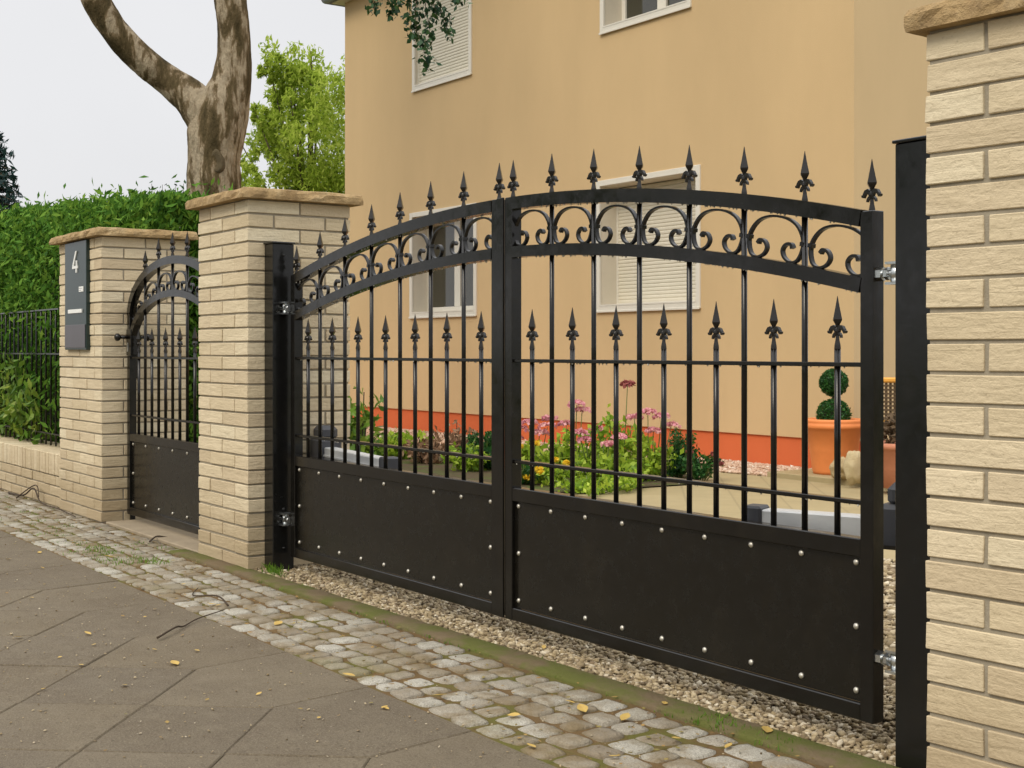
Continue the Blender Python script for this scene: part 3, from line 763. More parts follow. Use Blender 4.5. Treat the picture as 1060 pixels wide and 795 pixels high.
end = u >= .88; X = np.where(end, hx1 + .02 - N.exponential(.05, n) + .05*np.sin(Z*7), X); Z = np.where(end, .1 + (1.86-.1)*N.random(n), Z); Y = np.where(end, N.uniform(2.8, 3.5, n), Y)
kk = ~front & ~end; Z = np.where(kk & (N.random(n) < .04), Z + N.uniform(.02, .12, n), Z)
thru = front & (N.random(n) < .16) & (Z > .38); Y = np.where(thru, N.uniform(2.50, 2.75, n), Y)
P = np.stack([X+11.5, Y-3.4, Z], 1); leaf_obj('foliage', P, .052, M['hedge'], t, up=(0, -.3, -1.1), wid=.34, jit=.55)

tv = empty('climbing_plant', 'yellow green leafy shoots growing through the black fence at the left edge', 'plant', (-10.2, 2.55, .33))
P = []; b = MB()
for k in range(34):
    x0_ = R.uniform(-1.2, .9); h_ = R.uniform(.25, .85)*(1.15 if x0_ < 0 else .7); C = chain([(x0_, .05, 0), (x0_+R.uniform(-.1, .1), -.02, h_*.6), (x0_+R.uniform(-.25, .25), -.09, h_)], 4); b.tube(C, .003, 5)
    for c in C[1:]:
        for _ in range(4): P.append((c[0]+R.gauss(0, .04), c[1]+R.gauss(0, .03), c[2]+R.gauss(0, .04)))
b.build('stems', M['stem'], tv); leaf_obj('leaves', np.array(P), .075, M['laurel'], tv, wid=.4, up=(0, -.2, -.8))

# ---------------------------------------------------------------- gate openers
def opener(xm, ym, xt, yt, label, face):
    t = empty('gate_opener', label, 'gate opener', (xm, ym, 0)); L = math.hypot(xt-xm, yt-ym); rz = math.atan2(yt-ym, xt-xm); t.rotation_euler = (0, 0, rz)
    b = MB(); b.box((-.08, -.055, .455), (.05, .055, .57), ch=.012); b.box((-.07, -.045, .56), (.03, .045, .625), ch=.018); b.build('motor_housing', M['greyplastic'], t)
    b = MB(); b.box((.045, -.028, .470), (L-.05, .028, .532), ch=.004); b.box((.045, -.034, .492), (L-.05, -.0282, .500)); b.build('drive_arm', M['alu'], t)
    b = MB(); b.box((L-.05, -.034, .465), (L+.005, .034, .540), ch=.006); b.build('arm_bracket', M['greyplastic'], t)
    b = MB(); b.box((-.11, -.02, .49), (-.081, .02, .53)); b.build('rear_mount', M['greyplastic'], t)
    return t
opener(-5.395, 2.74, -4.62, 2.625, 'grey gate opener arm behind the left gate wing', 1)
opener(-2.265, 2.78, -2.66, 2.625, 'grey gate opener arm behind the right gate wing', -1)

# ---------------------------------------------------------------- house
HD = 8.14; HX0, HX1, HZ = -15.52, -7.10, 5.42; HB = 17.0
house = empty('house', 'apricot rendered house with orange plinth behind the gate', 'house', (HX0, HD, 0))
wins = [  # x0,x1,z0,z1,recess,type
    (-13.86, -12.42, 1.335, 2.575, .20, 'glass'), (-10.30, -8.83, 1.325, 2.59, .21, 'shutter'),
    (-13.80, -12.52, 4.00, 5.20, .045, 'shutter'), (-10.24, -8.95, 4.00, 5.20, .21, 'glass')]
SUR = .055
xs = sorted({HX0, HX1} | {w[0]+SUR for w in wins} | {w[1]-SUR for w in wins}); zs = sorted({.25, HZ} | {w[2]+SUR for w in wins} | {w[3]-SUR for w in wins})
b = MB(); q = lambda x: x-HX0
def inwin(x, z): return any(w[0]+SUR < x < w[1]-SUR and w[2]+SUR < z < w[3]-SUR for w in wins)
for i in range(len(xs)-1):
    for j in range(len(zs)-1):
        if not inwin((xs[i]+xs[i+1])/2, (zs[j]+zs[j+1])/2):
            b.add([(q(xs[i]), 0, zs[j]), (q(xs[i+1]), 0, zs[j]), (q(xs[i+1]), 0, zs[j+1]), (q(xs[i]), 0, zs[j+1])], [(0, 1, 2, 3)])
W_ = q(HX1); dp = HB-HD
b.add([(0, 0, .25), (0, dp, .25), (0, dp, HZ), (0, 0, HZ)], [(0, 3, 2, 1)]); b.add([(0, dp, .25), (W_, dp, .25), (W_, dp, HZ), (0, dp, HZ)], [(0, 3, 2, 1)])
b.add([(0, 0, .25), (W_, 0, .25), (W_, .02, .25), (0, .02, .25)], [(3, 2, 1, 0)])
wall = b.build('wall', M['stucco'], house, fixn=False)
b = MB(); b.add([(W_, 0, .25), (W_, dp, .25), (W_, dp, HZ), (W_, 0, HZ)], [(0, 1, 2, 3)]); tag(b.build('side_wall', M['stucco2'], house, fixn=False), 'side wall with its lighter lighting painted into the render')  # paler copy of the front render paints in how light falls here
b = MB(); b.box((.018, .018, -.1), (W_-.018, dp-.018, .2495)); b.build('plinth', M['plinth'], house)
b = MB(); E = .13; b.box((-E, -E, HZ), (W_+E, dp+E, HZ+.10)); rf = b.build('eaves', M['white'], house)
b = MB(); z = HZ+.12; b.add([(-E-.05, -E-.05, z), (W_+E+.05, -E-.05, z), (W_+E+.05, dp+E, z), (-E-.05, dp+E, z), (3, dp/2, z+3), (W_-3, dp/2, z+3)], [(0, 1, 5, 4), (1, 2, 5), (2, 3, 4, 5), (3, 0, 4), (0, 3, 2, 1)]); b.build('roof', M['roof'], house)
b = MB(); b.tube([(-E-.06, -E-.06, HZ+.06), (W_+E+.06, -E-.06, HZ+.06)], .06, 10); b.tube([(-E-.06, -E-.06, HZ+.06), (-E-.06, dp, HZ+.06)], .06, 10); b.build('gutter', M['gutter'], house)
def frame(b, x0, x1, z0, z1, w, y0, y1, ch=.003):
    b.box((x0, y0, z0), (x0+w, y1, z1), ch=ch); b.box((x1-w, y0, z0), (x1, y1, z1), ch=ch)
    b.box((x0+w, y0, z0), (x1-w, y1, z0+w), ch=ch); b.box((x0+w, y0, z1-w), (x1-w, y1, z1), ch=ch)
for (x0, x1, z0, z1, rc, ty) in wins:
    a, c = q(x0), q(x1); b = MB()
    frame(b, a, c, z0, z1, SUR, -.018, .008); wf = b.build('window', M['white'], house)
    ia, ic, iz0, iz1 = a+SUR, c-SUR, z0+SUR, z1-SUR
    b = MB(); y1 = rc+.06
    b.add([(ia, .002, iz0), (ia, y1, iz0), (ia, y1, iz1), (ia, .002, iz1)], [(0, 1, 2, 3)]); b.add([(ic, .002, iz0), (ic, y1, iz0), (ic, y1, iz1), (ic, .002, iz1)], [(3, 2, 1, 0)])
    b.add([(ia, .002, iz1), (ic, .002, iz1), (ic, y1, iz1), (ia, y1, iz1)], [(0, 1, 2, 3)]); b.add([(ia, .002, iz0), (ic, .002, iz0), (ic, y1, iz0), (ia, y1, iz0)], [(3, 2, 1, 0)])
    b.build('reveal', M['reveal'], wf, fixn=False)
    b = MB(); b.box((a-.004, -.027, z0-.008), (c+.004, -.0185, z0+.014), ch=.003); b.box((ia+.002, -.02, iz0+.0005), (ic-.002, rc-.002, iz0+.014)); b.build('sill', M['white'], wf)
    if ty == 'shutter':
        b = MB(); zz = iz0+.03; 
        prof = []
        while zz < iz1-.02:
            prof += [(rc-.002, zz), (rc-.006, zz+.008), (rc-.006, zz+.024), (rc-.002, zz+.031), (rc+.001, zz+.032), (rc+.001, zz+.0335)]; zz += .035
        V = []; 
        for (y, z_) in prof: V += [(ia+.02, y, z_), (ic-.02, y, z_)]
        b.add(V, [(2*i, 2*i+1, 2*i+3, 2*i+2) for i in range(len(prof)-1)]); b.build('roller_shutter', M['shutter'], wf, fixn=False)
        b = MB(); b.box((ia+.001, rc-.015, iz0+.014), (ia+.02, rc+.02, iz1)); b.box((ic-.02, rc-.015, iz0+.014), (ic-.001, rc+.02, iz1)); b.box((ia+.021, rc-.02, iz0+.0145), (ic-.021, rc+.01, iz0+.0335)); b.build('guide_rail', M['white'], wf)
        b = MB(); b.box((ia, rc+.03, iz0), (ic, rc+.05, iz1)); b.build('backing', M['shutter'], wf)
    else:
        b = MB(); frame(b, ia+.001, ic-.001, iz0+.015, iz1, .055, rc-.002, rc+.05)
        xm = (ia+ic)/2; b.box((xm-.06, rc-.004, iz0+.071), (xm+.06, rc+.05, iz1-.056), ch=.003); b.build('sash', M['white'], wf)
        for (u, v) in ((ia+.056, xm-.0605), (xm+.0605, ic-.056)):
            b = MB(); b.box((u, rc+.02, iz0+.071), (v, rc+.026, iz1-.056)); b.build('pane', M['glass'], wf)

# ---------------------------------------------------------------- trees
def limb(mb, pix, seg=36, Zb=12.5, wob=.0, n=14, origin=Vector((0, 0, 0))):
    P = []
    for (x, y, r, dz) in pix:
        p = at(x, y, Zb+dz) - origin; P.append((p.x, p.y, p.z, r*(Zb+dz)/FPX))
    C = chain(P, n); mb.tube([c[:3] for c in C], [c[3] for c in C], seg)
    if seg > 30:
        from mathutils import noise as mn_
        V = mb.v[-1]; m_ = len(C)
        for i in range(m_):
            ctr = Vector(C[i][:3])
            for k in range(seg):
                p = Vector(V[i*seg+k]); d = p-ctr
                f = mn_.fractal(Vector((p.x*5, p.y*5, p.z*1.8)), .9, 2, 5)
                p = ctr + d*(1+.10*f); V[i*seg+k] = p
base = at(222, 362, 12.5); base.z = 0
tr = empty('garden_tree', 'forked tree with pale flaking bark rising behind the middle pillar', 'tree', base)
b = MB()
limb(b, [(224, 480, 34, 0), (222, 330, 29, 0), (221, 240, 27, 0), (220, 190, 28, 0), (221, 165, 27, 0), (224, 140, 29, 0), (231, 112, 26, 0), (240, 80, 19.5, 0), (242, 40, 17.0, 0), (239, 0, 17.5, 0), (234, -60, 17, .2), (240, -150, 14, .5), (236, -300, 8, .6), (250, -430, 3, .8)], origin=base)
limb(b, [(226, 150, 20, 0), (213, 122, 21, 0), (197, 101, 18.5, 0), (172, 82, 15.5, 0), (145, 60, 15, -.1), (116, 28, 14.5, -.2), (96, -6, 13.5, -.3), (60, -70, 12, -.5), (20, -170, 9, -.6), (10, -280, 4, -.6)], origin=base)
limb(b, [(236, -110, 9, .3), (290, -190, 7.5, -.3), (350, -190, 5.5, -.9), (410, -120, 3.5, -1.6), (436, -70, 2, -2.0)], 10, origin=base)
limb(b, [(240, -150, 8, .5), (300, -260, 6, 1), (350, -330, 3, 1.5)], 10, origin=base)
limb(b, [(60, -70, 8, -.5), (100, -180, 6, .4), (130, -280, 3, .9)], 10, origin=base)
b.build('trunk', M['bark'], tr)
kc = at(222, 166, 12.5-.285) - base; b = MB(); fw = Vector((-CA, SA, 0)); sd_ = Vector((SA, CA, 0)); V = []
for i in range(7):
    for k in range(24):
        a = 2*math.pi*k/24; e = [1.25, 1.15, 1.0, .85, .6, .3, .05][i]; o_ = [.09, .05, .036, .034, .040, .046, .05][i]
        V.append(kc + sd_*(math.cos(a)*.060*e*(1-.35*math.sin(a))) + Vector((0, 0, 1))*(math.sin(a)*.10*e) + fw*o_)
b.add([tuple(v) for v in V], [(i*24+k, i*24+(k+1) % 24, (i+1)*24+(k+1) % 24, (i+1)*24+k) for i in range(6) for k in range(24)], 0, True)
b.build('branch_knot', m_simple('dark_knot_wood', (.12, .09, .045), .9, 0, .6, 14, .9, .02), tr)
# crown above the frame and the drooping sprays
cl = []
for (x, y, dz, r, n) in ((250, -400, .8, 1.5, 2600), (350, -330, 1.4, 1.2, 1800), (130, -300, .9, 1.3, 2000), (10, -300, -.6, 1.3, 2000), (300, -250, -.5, .7, 700)):
    c = at(x, y, 12.5+dz)-base; cl.append(ball_pts(n, c, (r, r, r*.75), .3))
leaf_obj('crown', np.concatenate(cl), .075, M['droop'], tr, wid=.55)
tw = MB(); LP = []
strands = [[(432, -80), (405, -35), (392, -5), (384, 9)], [(436, -75), (420, -25), (409, 4), (404, 12)], [(436, -70), (432, -10), (430, 25), (438, 50), (443, 68)], [(440, -70), (440, 0), (445, 30), (441, 45)], [(440, -70), (452, -5), (461, 22), (463, 36)],
           [(442, -75), (468, -20), (476, 4)], [(436, -80), (425, -20), (424, 10), (428, 38)], [(440, -80), (446, -10), (452, 16)]]
for s_ in strands:
    P = []
    for i, (x, y) in enumerate(s_):
        p = at(x, y, 10.5 + .15*math.sin(x)) - base; P.append((p.x, p.y, p.z))
    C = chain(P, 8); tw.tube(C, [.005-.0035*i/len(C) for i in range(len(C))], 5)
    for c in C[4:]:
        for _ in range(5): LP.append((c[0]+R.gauss(0, .03), c[1]+R.gauss(0, .03), c[2]+R.gauss(0, .028)-.01))
tw.build('hanging_twigs', M['twig'], tr); leaf_obj('hanging_leaves', np.array(LP), .052, M['droop'], tr, up=(0, 0, -.9), wid=.6)

def round_tree(name, label, base, blobs, trunk_r, mat, size, group=None, wid=.5, up=(0, 0, 0)):
    t = empty(name, label, 'tree', base, 0, group)
    b = MB(); top = max(c[2] for c, r, n in blobs)
    b.tube([(0, 0, -.1), (.05, .02, top*.3), (-.03, 0, top*.6), (0, 0, top)], [trunk_r, trunk_r*.8, trunk_r*.5, trunk_r*.15], 10)
    for c, r, n in blobs[::9]: b.tube([(0, 0, c[2]*.55), (c[0]*.6, c[1]*.6, c[2]*.8), c], [trunk_r*.3, trunk_r*.15, trunk_r*.05], 6)
    b.build('trunk', M['bark2'], t)
    leaf_obj('crown', np.concatenate([ball_pts(n, c, r, .35) for c, r, n in blobs]), size, mat, t, wid=wid, up=up); return t
# light green tree left of the house
bs = at(322, 362, 24); bs.z = 0; bl = []
for (x, y, r) in ((300, 92, .45), (325, 100, .5), (288, 76, .22), (276, 72, .12), (296, 80, .3), (318, 82, .25), (322, 72, .12), (335, 88, .4), (297, 120, .5), (330, 130, .6), (285, 105, .25), (280, 135, .35), (274, 122, .16), (290, 150, .42), (272, 160, .26), (310, 160, .6), (340, 165, .7), (266, 180, .2), (285, 185, .45), (310, 195, .6), (274, 205, .3), (345, 205, .8), (300, 220, .7), (330, 240, .8), (366, 110, .7), (360, 150, .8)):
    c = at(x, y, 24+R.uniform(-.6, .6)) - bs
    for k in range(7):
        o_ = Vector((R.gauss(0, .75), R.gauss(0, .75), R.gauss(0, .65)))*r; rr = r*R.uniform(.25, .6); q_ = c+o_
        bl.append(((q_.x, q_.y, q_.z), (rr, rr, rr*1.25), int(70+1150*rr*rr)))
round_tree('leafy_tree', 'light yellow green feathery tree left of the house', bs, bl, .13, M['lime'], .11, wid=.32, up=(0, 0, -.9))
# dark conifer far left
bs = at(-8, 362, 22); bs.z = 0
t = empty('conifer', 'dark blue green conifer tip above the hedge at the left edge', 'tree', bs)
b = MB(); b.tube([(0, 0, 0), (0, 0, 4.45)], [.16, .02], 8); P = []
for i in range(26):
    z = 1.3 + i*.125; L = (4.9-z)*.36
    for k in range(9):
        a = R.uniform(0, 6.28); e = (L*math.cos(a), L*math.sin(a), z - .12*L)
        b.tube([(0, 0, z+.05), (e[0]*.5, e[1]*.5, z+.02), e], [.02, .012, .004], 4)
        for s_ in range(16):
            u = (s_+R.random())/16; P.append((e[0]*u+R.gauss(0, .04), e[1]*u+R.gauss(0, .04), z+.05-(.12*L+.05)*u+R.gauss(0, .03)))
b.build('trunk', M['bark2'], t); leaf_obj('foliage', np.array(P), .17, M['conifer'], t, wid=.25)
# thin saplings poking out above the hedge near the tree
P = []; b = MB(); bs = at(176, 362, 11.2); bs.z = 0
t = empty('sapling', 'thin leafy shoots poking above the hedge beside the forked trunk', 'shrub', bs)
for (x, y) in ((157, 190), (168, 191), (171, 196), (182, 192), (190, 190), (194, 199), (150, 199), (186, 202)):
    tip = at(x, y, 11.2+R.uniform(-.2, .2)) - bs; b.tube([(tip.x*.3, tip.y*.3, 0), (tip.x*.8, tip.y*.8, tip.z*.7), tuple(tip)], [.01, .006, .002], 5)
    for k in range(11): P.append((tip.x+R.gauss(0, .02), tip.y+R.gauss(0, .02), tip.z-.02*k+R.gauss(0, .015)))
b.build('stems', M['twig'], t); leaf_obj('foliage', np.array(P), .045, M['droop'], t)
# trees across the street (seen only mirrored in panes)
bl = [((R.uniform(-1.6, 1.6), R.uniform(-1.6, 1.6), R.uniform(3.2, 6.8)), (1.5, 1.5, 1.2), 900) for _ in range(9)]
t1 = round_tree('street_tree', 'broad tree across the street behind the viewer', Vector((-17, -13, -.1)), bl, .25, M['hedge'], .22, 'trees across the street')
for p in ((-26, -14), (-8, -14), (2, -15)):
    c = copy_tree(t1); c.location = (p[0], p[1], -.1); c.rotation_euler = (0, 0, R.uniform(0, 6))

# ---------------------------------------------------------------- garden plants
def gpos(x, D):
    X = on_plane(x, D); return Vector((X, D, .004))
def blade_leaves(P, size, mat, name, parent, **kw): return leaf_obj(name, np.array(P), size, mat, parent, **kw)
def plant(name, label, x, D, hgt, wid, mat, n=420, lsize=.05, heads=(), hmat=None, hr=.04, cat='plant', group=None, stem=None, shell=.0, lw=.55, up=(0, 0, .6)):
    p = gpos(x, D); t = empty(name, label, cat, p, 0, group)
    b = MB(); P = []
    ns = max(5, int(wid*30))
    tips = []
    for k in range(ns):
        a = R.uniform(0, 6.28); rr = wid*.5*math.sqrt(R.random()); h = hgt*R.uniform(.6, 1.0)*(1-.35*(rr/(wid*.5))**2)
        tip = (rr*math.cos(a), rr*math.sin(a), h); tips.append(tip)
        C = chain([(tip[0]*.25, tip[1]*.25, -.01), (tip[0]*.7, tip[1]*.7, h*.5), tip], 3); b.tube(C, [.004]*len(C), 5)
        for _ in range(n//ns):
            u = R.uniform(.12, 1.0); c = C[min(len(C)-1, int(u*(len(C)-1)))]; P.append((c[0]+R.gauss(0, lsize*.7), c[1]+R.gauss(0, lsize*.7), max(.01, h*u+R.gauss(0, lsize*.4))))
    HD_ = []
    sx = Vector((SA, CA, 0))        # along the picture, for heads seen in the photo
    for (dx, z) in heads:
        c = sx*dx + Vector((CA, -SA, 0))*(wid*.25); b.tube([(c.x*.4, c.y*.4, 0), (c.x*.8, c.y*.8, z*.6), (c.x, c.y, z)], [.0045, .004, .003], 5)
        HP = []; HD_.append(HP)
        for _ in range(90):
            a = R.uniform(0, 6.28); r_ = hr*math.sqrt(R.random()); HP.append((c.x+r_*math.cos(a), c.y+r_*math.sin(a), z + .5*math.sqrt(max(0, hr*hr-r_*r_)) - .01 + R.gauss(0, .004)))
    b.build('stems', stem or M['stem'], t); blade_leaves(P, lsize, mat, 'leaves', t, wid=lw, up=up)
    for HP in HD_: blade_leaves(HP, .028, hmat, 'flower_head', t, wid=.9)
    return t
PL, SH = M['plant'], M['shrub']
plant('flowering_plant', 'lime green plant with pink heads beside the gate middle', 592, 6.2, .42, .62, PL, 900, .062, [(-.17, .44), (-.05, .40), (.03, .55), (.07, .50), (.18, .36)], M['pinkf'], .065)
plant('flowering_plant', 'low pink stonecrop right of the gate middle bars', 548, 6.2, .26, .42, PL, 420, .05, [(-.16, .36), (-.08, .33), (0, .38), (.08, .30), (.14, .35), (-.12, .26)], M['pinkf'], .075)
plant('flowering_plant', 'tall leafy plant below the orange plinth with one russet flower head', 640, 6.35, .56, .42, PL, 620, .062, [(.06, .70)], M['russet'], .06)
plant('flowering_plant', 'leafy plant with deep pink heads left of the tall russet flower', 622, 6.1, .30, .5, PL, 620, .06, [(-.12, .31), (.12, .33), (.05, .28), (-.16, .36)], M['pinkf'], .06)
plant('flowering_plant', 'yellow green plant with pale pink heads next to the dark round bush', 672, 6.5, .36, .42, PL, 520, .05, [(-.12, .46), (-.02, .50), (.08, .47), (.15, .40), (.02, .36)], M['pinkf'], .065)
plant('marigold', 'low plant with yellow flowers nearest the gate middle', 540, 5.55, .16, .42, SH, 520, .04, [(-.06, .13), (-.09, .22), (.12, .12), (.04, .06), (.10, .30), (-.02, .28)], M['yellowf'], .026)
plant('marigold', 'low plant with small yellow flowers in front of the lime green plant', 574, 5.7, .16, .40, PL, 420, .04, [(-.10, .10), (.0, .19), (.08, .17)], M['yellowf'], .022)
plant('garden_bush', 'dark green round bush at the right end of the flower bed', 700, 6.75, .40, .42, SH, 2400, .035, cat='bush', lw=.4)
plant('garden_bush', 'small dark bush with reddish tips at the driveway edge', 723, 6.8, .25, .36, SH, 900, .032, [(.1, .2), (-.08, .22), (.14, .13)], M['russet'], .02, cat='bush')
plant('garden_bush', 'dark green bush behind the left gate wing near its inner stile', 502, 6.0, .34, .40, SH, 1500, .04, cat='bush')
plant('dry_plant', 'reddish fading plant left of the gate middle', 472, 6.2, .38, .55, M['dry'], 520, .05, cat='plant', stem=M['twig'])
plant('dry_plant', 'reddish wilting plant behind the middle of the left gate wing', 440, 5.9, .22, .42, M['dry'], 300, .06, cat='plant', stem=M['twig'])
plant('leafy_plant', 'bright green low plant left of the fading plants', 420, 6.0, .26, .6, PL, 620, .07)
plant('leafy_plant', 'green bushy plant between the fading plants and dark bush', 486, 5.8, .26, .36, PL, 420, .05)
plant('leafy_plant', 'low green ground plant beside the left gate opener arm', 402, 5.9, .18, .42, PL, 360, .06)
plant('leafy_plant', 'trailing green plant at the lower edge of the flower bed', 612, 5.6, .12, .6, PL, 420, .045)
plant('leafy_plant', 'low green plant in front of the tall russet flower', 650, 5.95, .16, .4, PL, 360, .045)
# laurel behind the middle pillar
t = plant('laurel_shrub', 'yellow green laurel shrub just behind the middle pillar', 369, 3.9, .88, .26, M['laurel'], 760, .085, cat='shrub', lw=.42, up=(0, 0, -.5), stem=M['twig'])

# topiary in a terracotta pot
p = gpos(863, 7.75); p.z = .035
b = MB(); b.box((-7.35, 7.45, -.02), (-5.4, 8.12, .034), ch=.004); tag(b.build('terrace', M['drive']), kind='structure')
t = empty('potted_topiary', 'clipped two ball topiary in an orange terracotta pot by the house corner', 'potted plant', p)
b = MB(); b.lathe([(.150, 0), (.155, .02), (.158, .03), (.178, .17), (.181, .175), (.181, .19), (.184, .195), (.200, .335), (.218, .340), (.224, .352), (.224, .372), (.215, .380), (.219, .388), (.219, .405), (.205, .410), (.19, .40), (.185, .36), (.0, .36)], seg=40)
pt_ = b.build('pot', M['terra'], t)
b = MB(); b.tube([(0, 0, .35), (0, 0, .72)], .012, 8); b.build('stem', M['twig'], t)
for (z, r, n) in ((.44, .125, 2600), (.68, .105, 2400)):
    c = MB(); c.add(ICO*r*.82 + [0, 0, z], ICOF.tolist(), 0, True); fo = c.build('leaf_ball', M['hedgecore'], t)
    leaf_obj('leaves', ball_pts(n, (0, 0, z), (r*1.03, r*1.03, r*.98), .80), .024, SH, fo, wid=.4)
from mathutils import noise as mn
def rock(x, D, r, label, z=.03, mat=None):
    p = gpos(x, D); p.z = z; b = MB(); V = []; F = []
    n, m = 14, 20
    for i in range(n+1):
        for k in range(m):
            a, e = 2*math.pi*k/m, math.pi*i/n; d = Vector((math.sin(e)*math.cos(a), math.sin(e)*math.sin(a), math.cos(e)))
            s_ = 1 + .35*mn.noise(d*1.6+Vector((x, 0, 0))) + .13*mn.noise(d*5)
            V.append((d.x*r[0]*s_, d.y*r[1]*s_, r[2]*.9 + d.z*r[2]*s_))
    F = [(i*m+k, i*m+(k+1) % m, (i+1)*m+(k+1) % m, (i+1)*m+k) for i in range(n) for k in range(m)]
    b.add(V, F, 0, True); o = b.build('garden_rock', mat or M['rock'], fixn=True); o.location = p; return tag(o, label, 'rock')
rock(871, 7.45, (.085, .085, .075), 'brown rough stone in front of the orange pot', z=.04)
rock(884, 7.35, (.075, .07, .11), 'pale upright stone right of the orange pot', z=.04, mat=m_simple('pale_stone', (.55, .45, .26), .8, 0, .2, 16, .6, .02))
# second pot with dried plant, and chair behind
p = gpos(934, 7.35); p.z = .035
t = empty('flower_pot', 'pinkish terracotta pot with a brown plant beside the right gate post', 'potted plant', p)
b = MB(); b.lathe([(.15, 0), (.165, .12), (.172, .125), (.18, .26), (.198, .263), (.20, .30), (.185, .302), (.175, .28), (0, .28)], seg=32); b.build('pot', M['terra2'], t)
P = [tuple(v) for v in ball_pts(900, (0, 0, .38), (.17, .17, .14), .3)]; b = MB()
for k in range(14): a = R.uniform(0, 6.28); b.tube([(0, 0, .27), (.1*math.cos(a), .1*math.sin(a), .42)], .004, 5)
b.build('stems', M['twig'], t); leaf_obj('leaves', np.array(P), .045, M['wick'], t)
p = gpos(938, 7.85); p.z = .035
p.z -= .0
t = empty('garden_chair', 'chair with orange wooden frame and dark woven back beside the house corner', 'chair', p, math.radians(40)); t.scale = (.92, .92, .87)
b = MB(); w = .27
b.box((-w, .20, .40), (-w+.035, .235, .80), ch=.006); b.box((w-.035, .20, .40), (w, .235, .80), ch=.006); b.box((-w-.005, .195, .785), (w+.005, .24, .83), ch=.012); b.box((-w+.036, .205, .44), (w-.036, .23, .47), ch=.004); b.build('back_frame', M['orange'], t)
b = MB()
for k in range(15): x = -w+.045+k*.033; b.box((x, .212+.004*(k % 2), .471), (x+.02, .222+.004*(k % 2), .784))
for k in range(9): z = .48+k*.034; b.box((-w+.037, .207, z), (w-.037, .211, z+.016))
b.build('woven_back', M['wick'], t)
b = MB(); b.box((-w, -.24, .40), (w, .199, .44), ch=.01); b.build('seat', M['wick'], t)
for sx in (-1, 1):
    for sy in (-.22, .21): b = MB(); b.box((sx*(w-.02)-.017, sy-.017, 0), (sx*(w-.02)+.017, sy+.017, .399), ch=.004); b.build('leg', M['orange'], t)

# ---------------------------------------------------------------- litter: leaves, twigs, grass
def leaf_mesh():
    b = MB(); P = [(0, -.5), (.20, -.28), (.30, 0), (.22, .25), (0, .5), (-.22, .25), (-.30, 0), (-.20, -.28)]
    V = [(x, y, .05*abs(x)*3 + .08*y*y) for x, y in P] + [(0, -.2, 0), (0, .2, .0), (0, -.75, .03)]
    b.add(V, [(0, 1, 8), (1, 2, 8), (2, 9, 8), (2, 3, 9), (3, 4, 9), (4, 5, 9), (5, 6, 9), (6, 8, 9), (6, 7, 8), (7, 0, 8)]); return b.mesh('fallen_leaf', [M['fallen']])
LM = leaf_mesh()
def fall(px, py, s, label, group, mat=None, z=.006):
    Z = HC*FPX/(py-362); p = at(px, py, Z); o = link('fallen_leaf', LM, None, (p.x, p.y, z), (R.uniform(-.25, .25), R.uniform(-.25, .25), R.uniform(0, 6.28)))
    o.scale = (s, s*R.uniform(.9, 1.3), s); tag(o, label, 'leaf', group)
SWL = 'small yellow autumn leaf lying on the dark sidewalk slabs'; CBL = 'small yellow autumn leaf lying on the grey cobbles'
for (x, y, s) in [(181, 688, .045), (97, 669, .022), (19, 661, .035), (91, 657, .03), (129, 711, .028), (9, 580, .03), (41, 573, .034), (44, 589, .026), (204, 675, .022), (160, 674, .02), (84, 690, .02), (45, 715, .02), (268, 720, .018), (398, 734, .03), (400, 735, .018), (33, 620, .02), (62, 682, .016), (118, 600, .022), (150, 640, .014), (330, 745, .014)]: fall(x, y, s, SWL, 'leaves on the sidewalk')
for (x, y, s) in [(288, 648, .05), (361, 702, .045), (455, 723, .038), (113, 578, .04), (117, 579, .035), (146, 610, .035), (532, 744, .04), (647, 746, .045), (603, 737, .05), (754, 776, .03), (220, 628, .04), (226, 629, .03), (636, 787, .03), (550, 776, .03), (160, 605, .025), (80, 565, .025), (60, 556, .025), (590, 730, .028), (420, 709, .02), (700, 768, .022), (190, 607, .024)]: fall(x, y, s, CBL, 'leaves on the cobbles', z=.010)
for (x, y, s, l) in [(794, 761, .05, 'yellow leaf on the mossy kerb near the right gate wing'), (797, 723, .03, 'yellow leaf on the gravel below the right gate wing'), (563, 674, .025, 'yellow leaf on the gravel below the gate middle'), (688, 733, .03, 'tan leaf on the kerb strip below the right gate wing')]: fall(x, y, s, l, None, z=.014)
GP = lambda x, y: at(x, y, HC*FPX/(y-362))
def twig(pts, r, label):
    P = [GP(x, y) for x, y in pts]; o0 = P[0].copy(); b = MB()
    C = chain([(p.x-o0.x, p.y-o0.y, .012+.008*math.sin(i*2)) for i, p in enumerate(P)], 5); b.tube(C, [r*(1-.6*i/len(C)) for i in range(len(C))], 6)
    o = b.build('twig', M['twig']); o.location = (o0.x, o0.y, 0); tag(o, label, 'twig')
twig([(163, 664), (182, 655), (190, 650), (205, 643), (232, 637)], .0042, 'dark twig lying across the sidewalk edge in front of the middle pillar')
twig([(155, 563), (163, 559), (178, 558), (197, 557)], .005, 'curved dark twig in front of the small arched gate')
twig([(236, 630), (225, 622), (200, 618), (205, 611)], .004, 'thin twig on the cobbles at the middle pillar base')
def wtwig(P, r, label):
    b = MB(); C = chain(P, 5); b.tube(C, [r*(1-.5*i/len(C)) for i in range(len(C))], 6); o = b.build('twig', M['twig']); tag(o, label, 'twig')
wtwig([(-9.3, 2.37, .01), (-8.9, 2.36, .03), (-8.7, 2.37, .09), (-8.5, 2.36, .02), (-8.1, 2.35, .02), (-7.7, 2.33, .015)], .006, 'bent dead stem along the foot of the low brick wall')
wtwig([(-8.95, 2.33, .01), (-8.7, 2.38, .11), (-8.55, 2.36, .05)], .005, 'short dead stem standing up against the low brick wall')
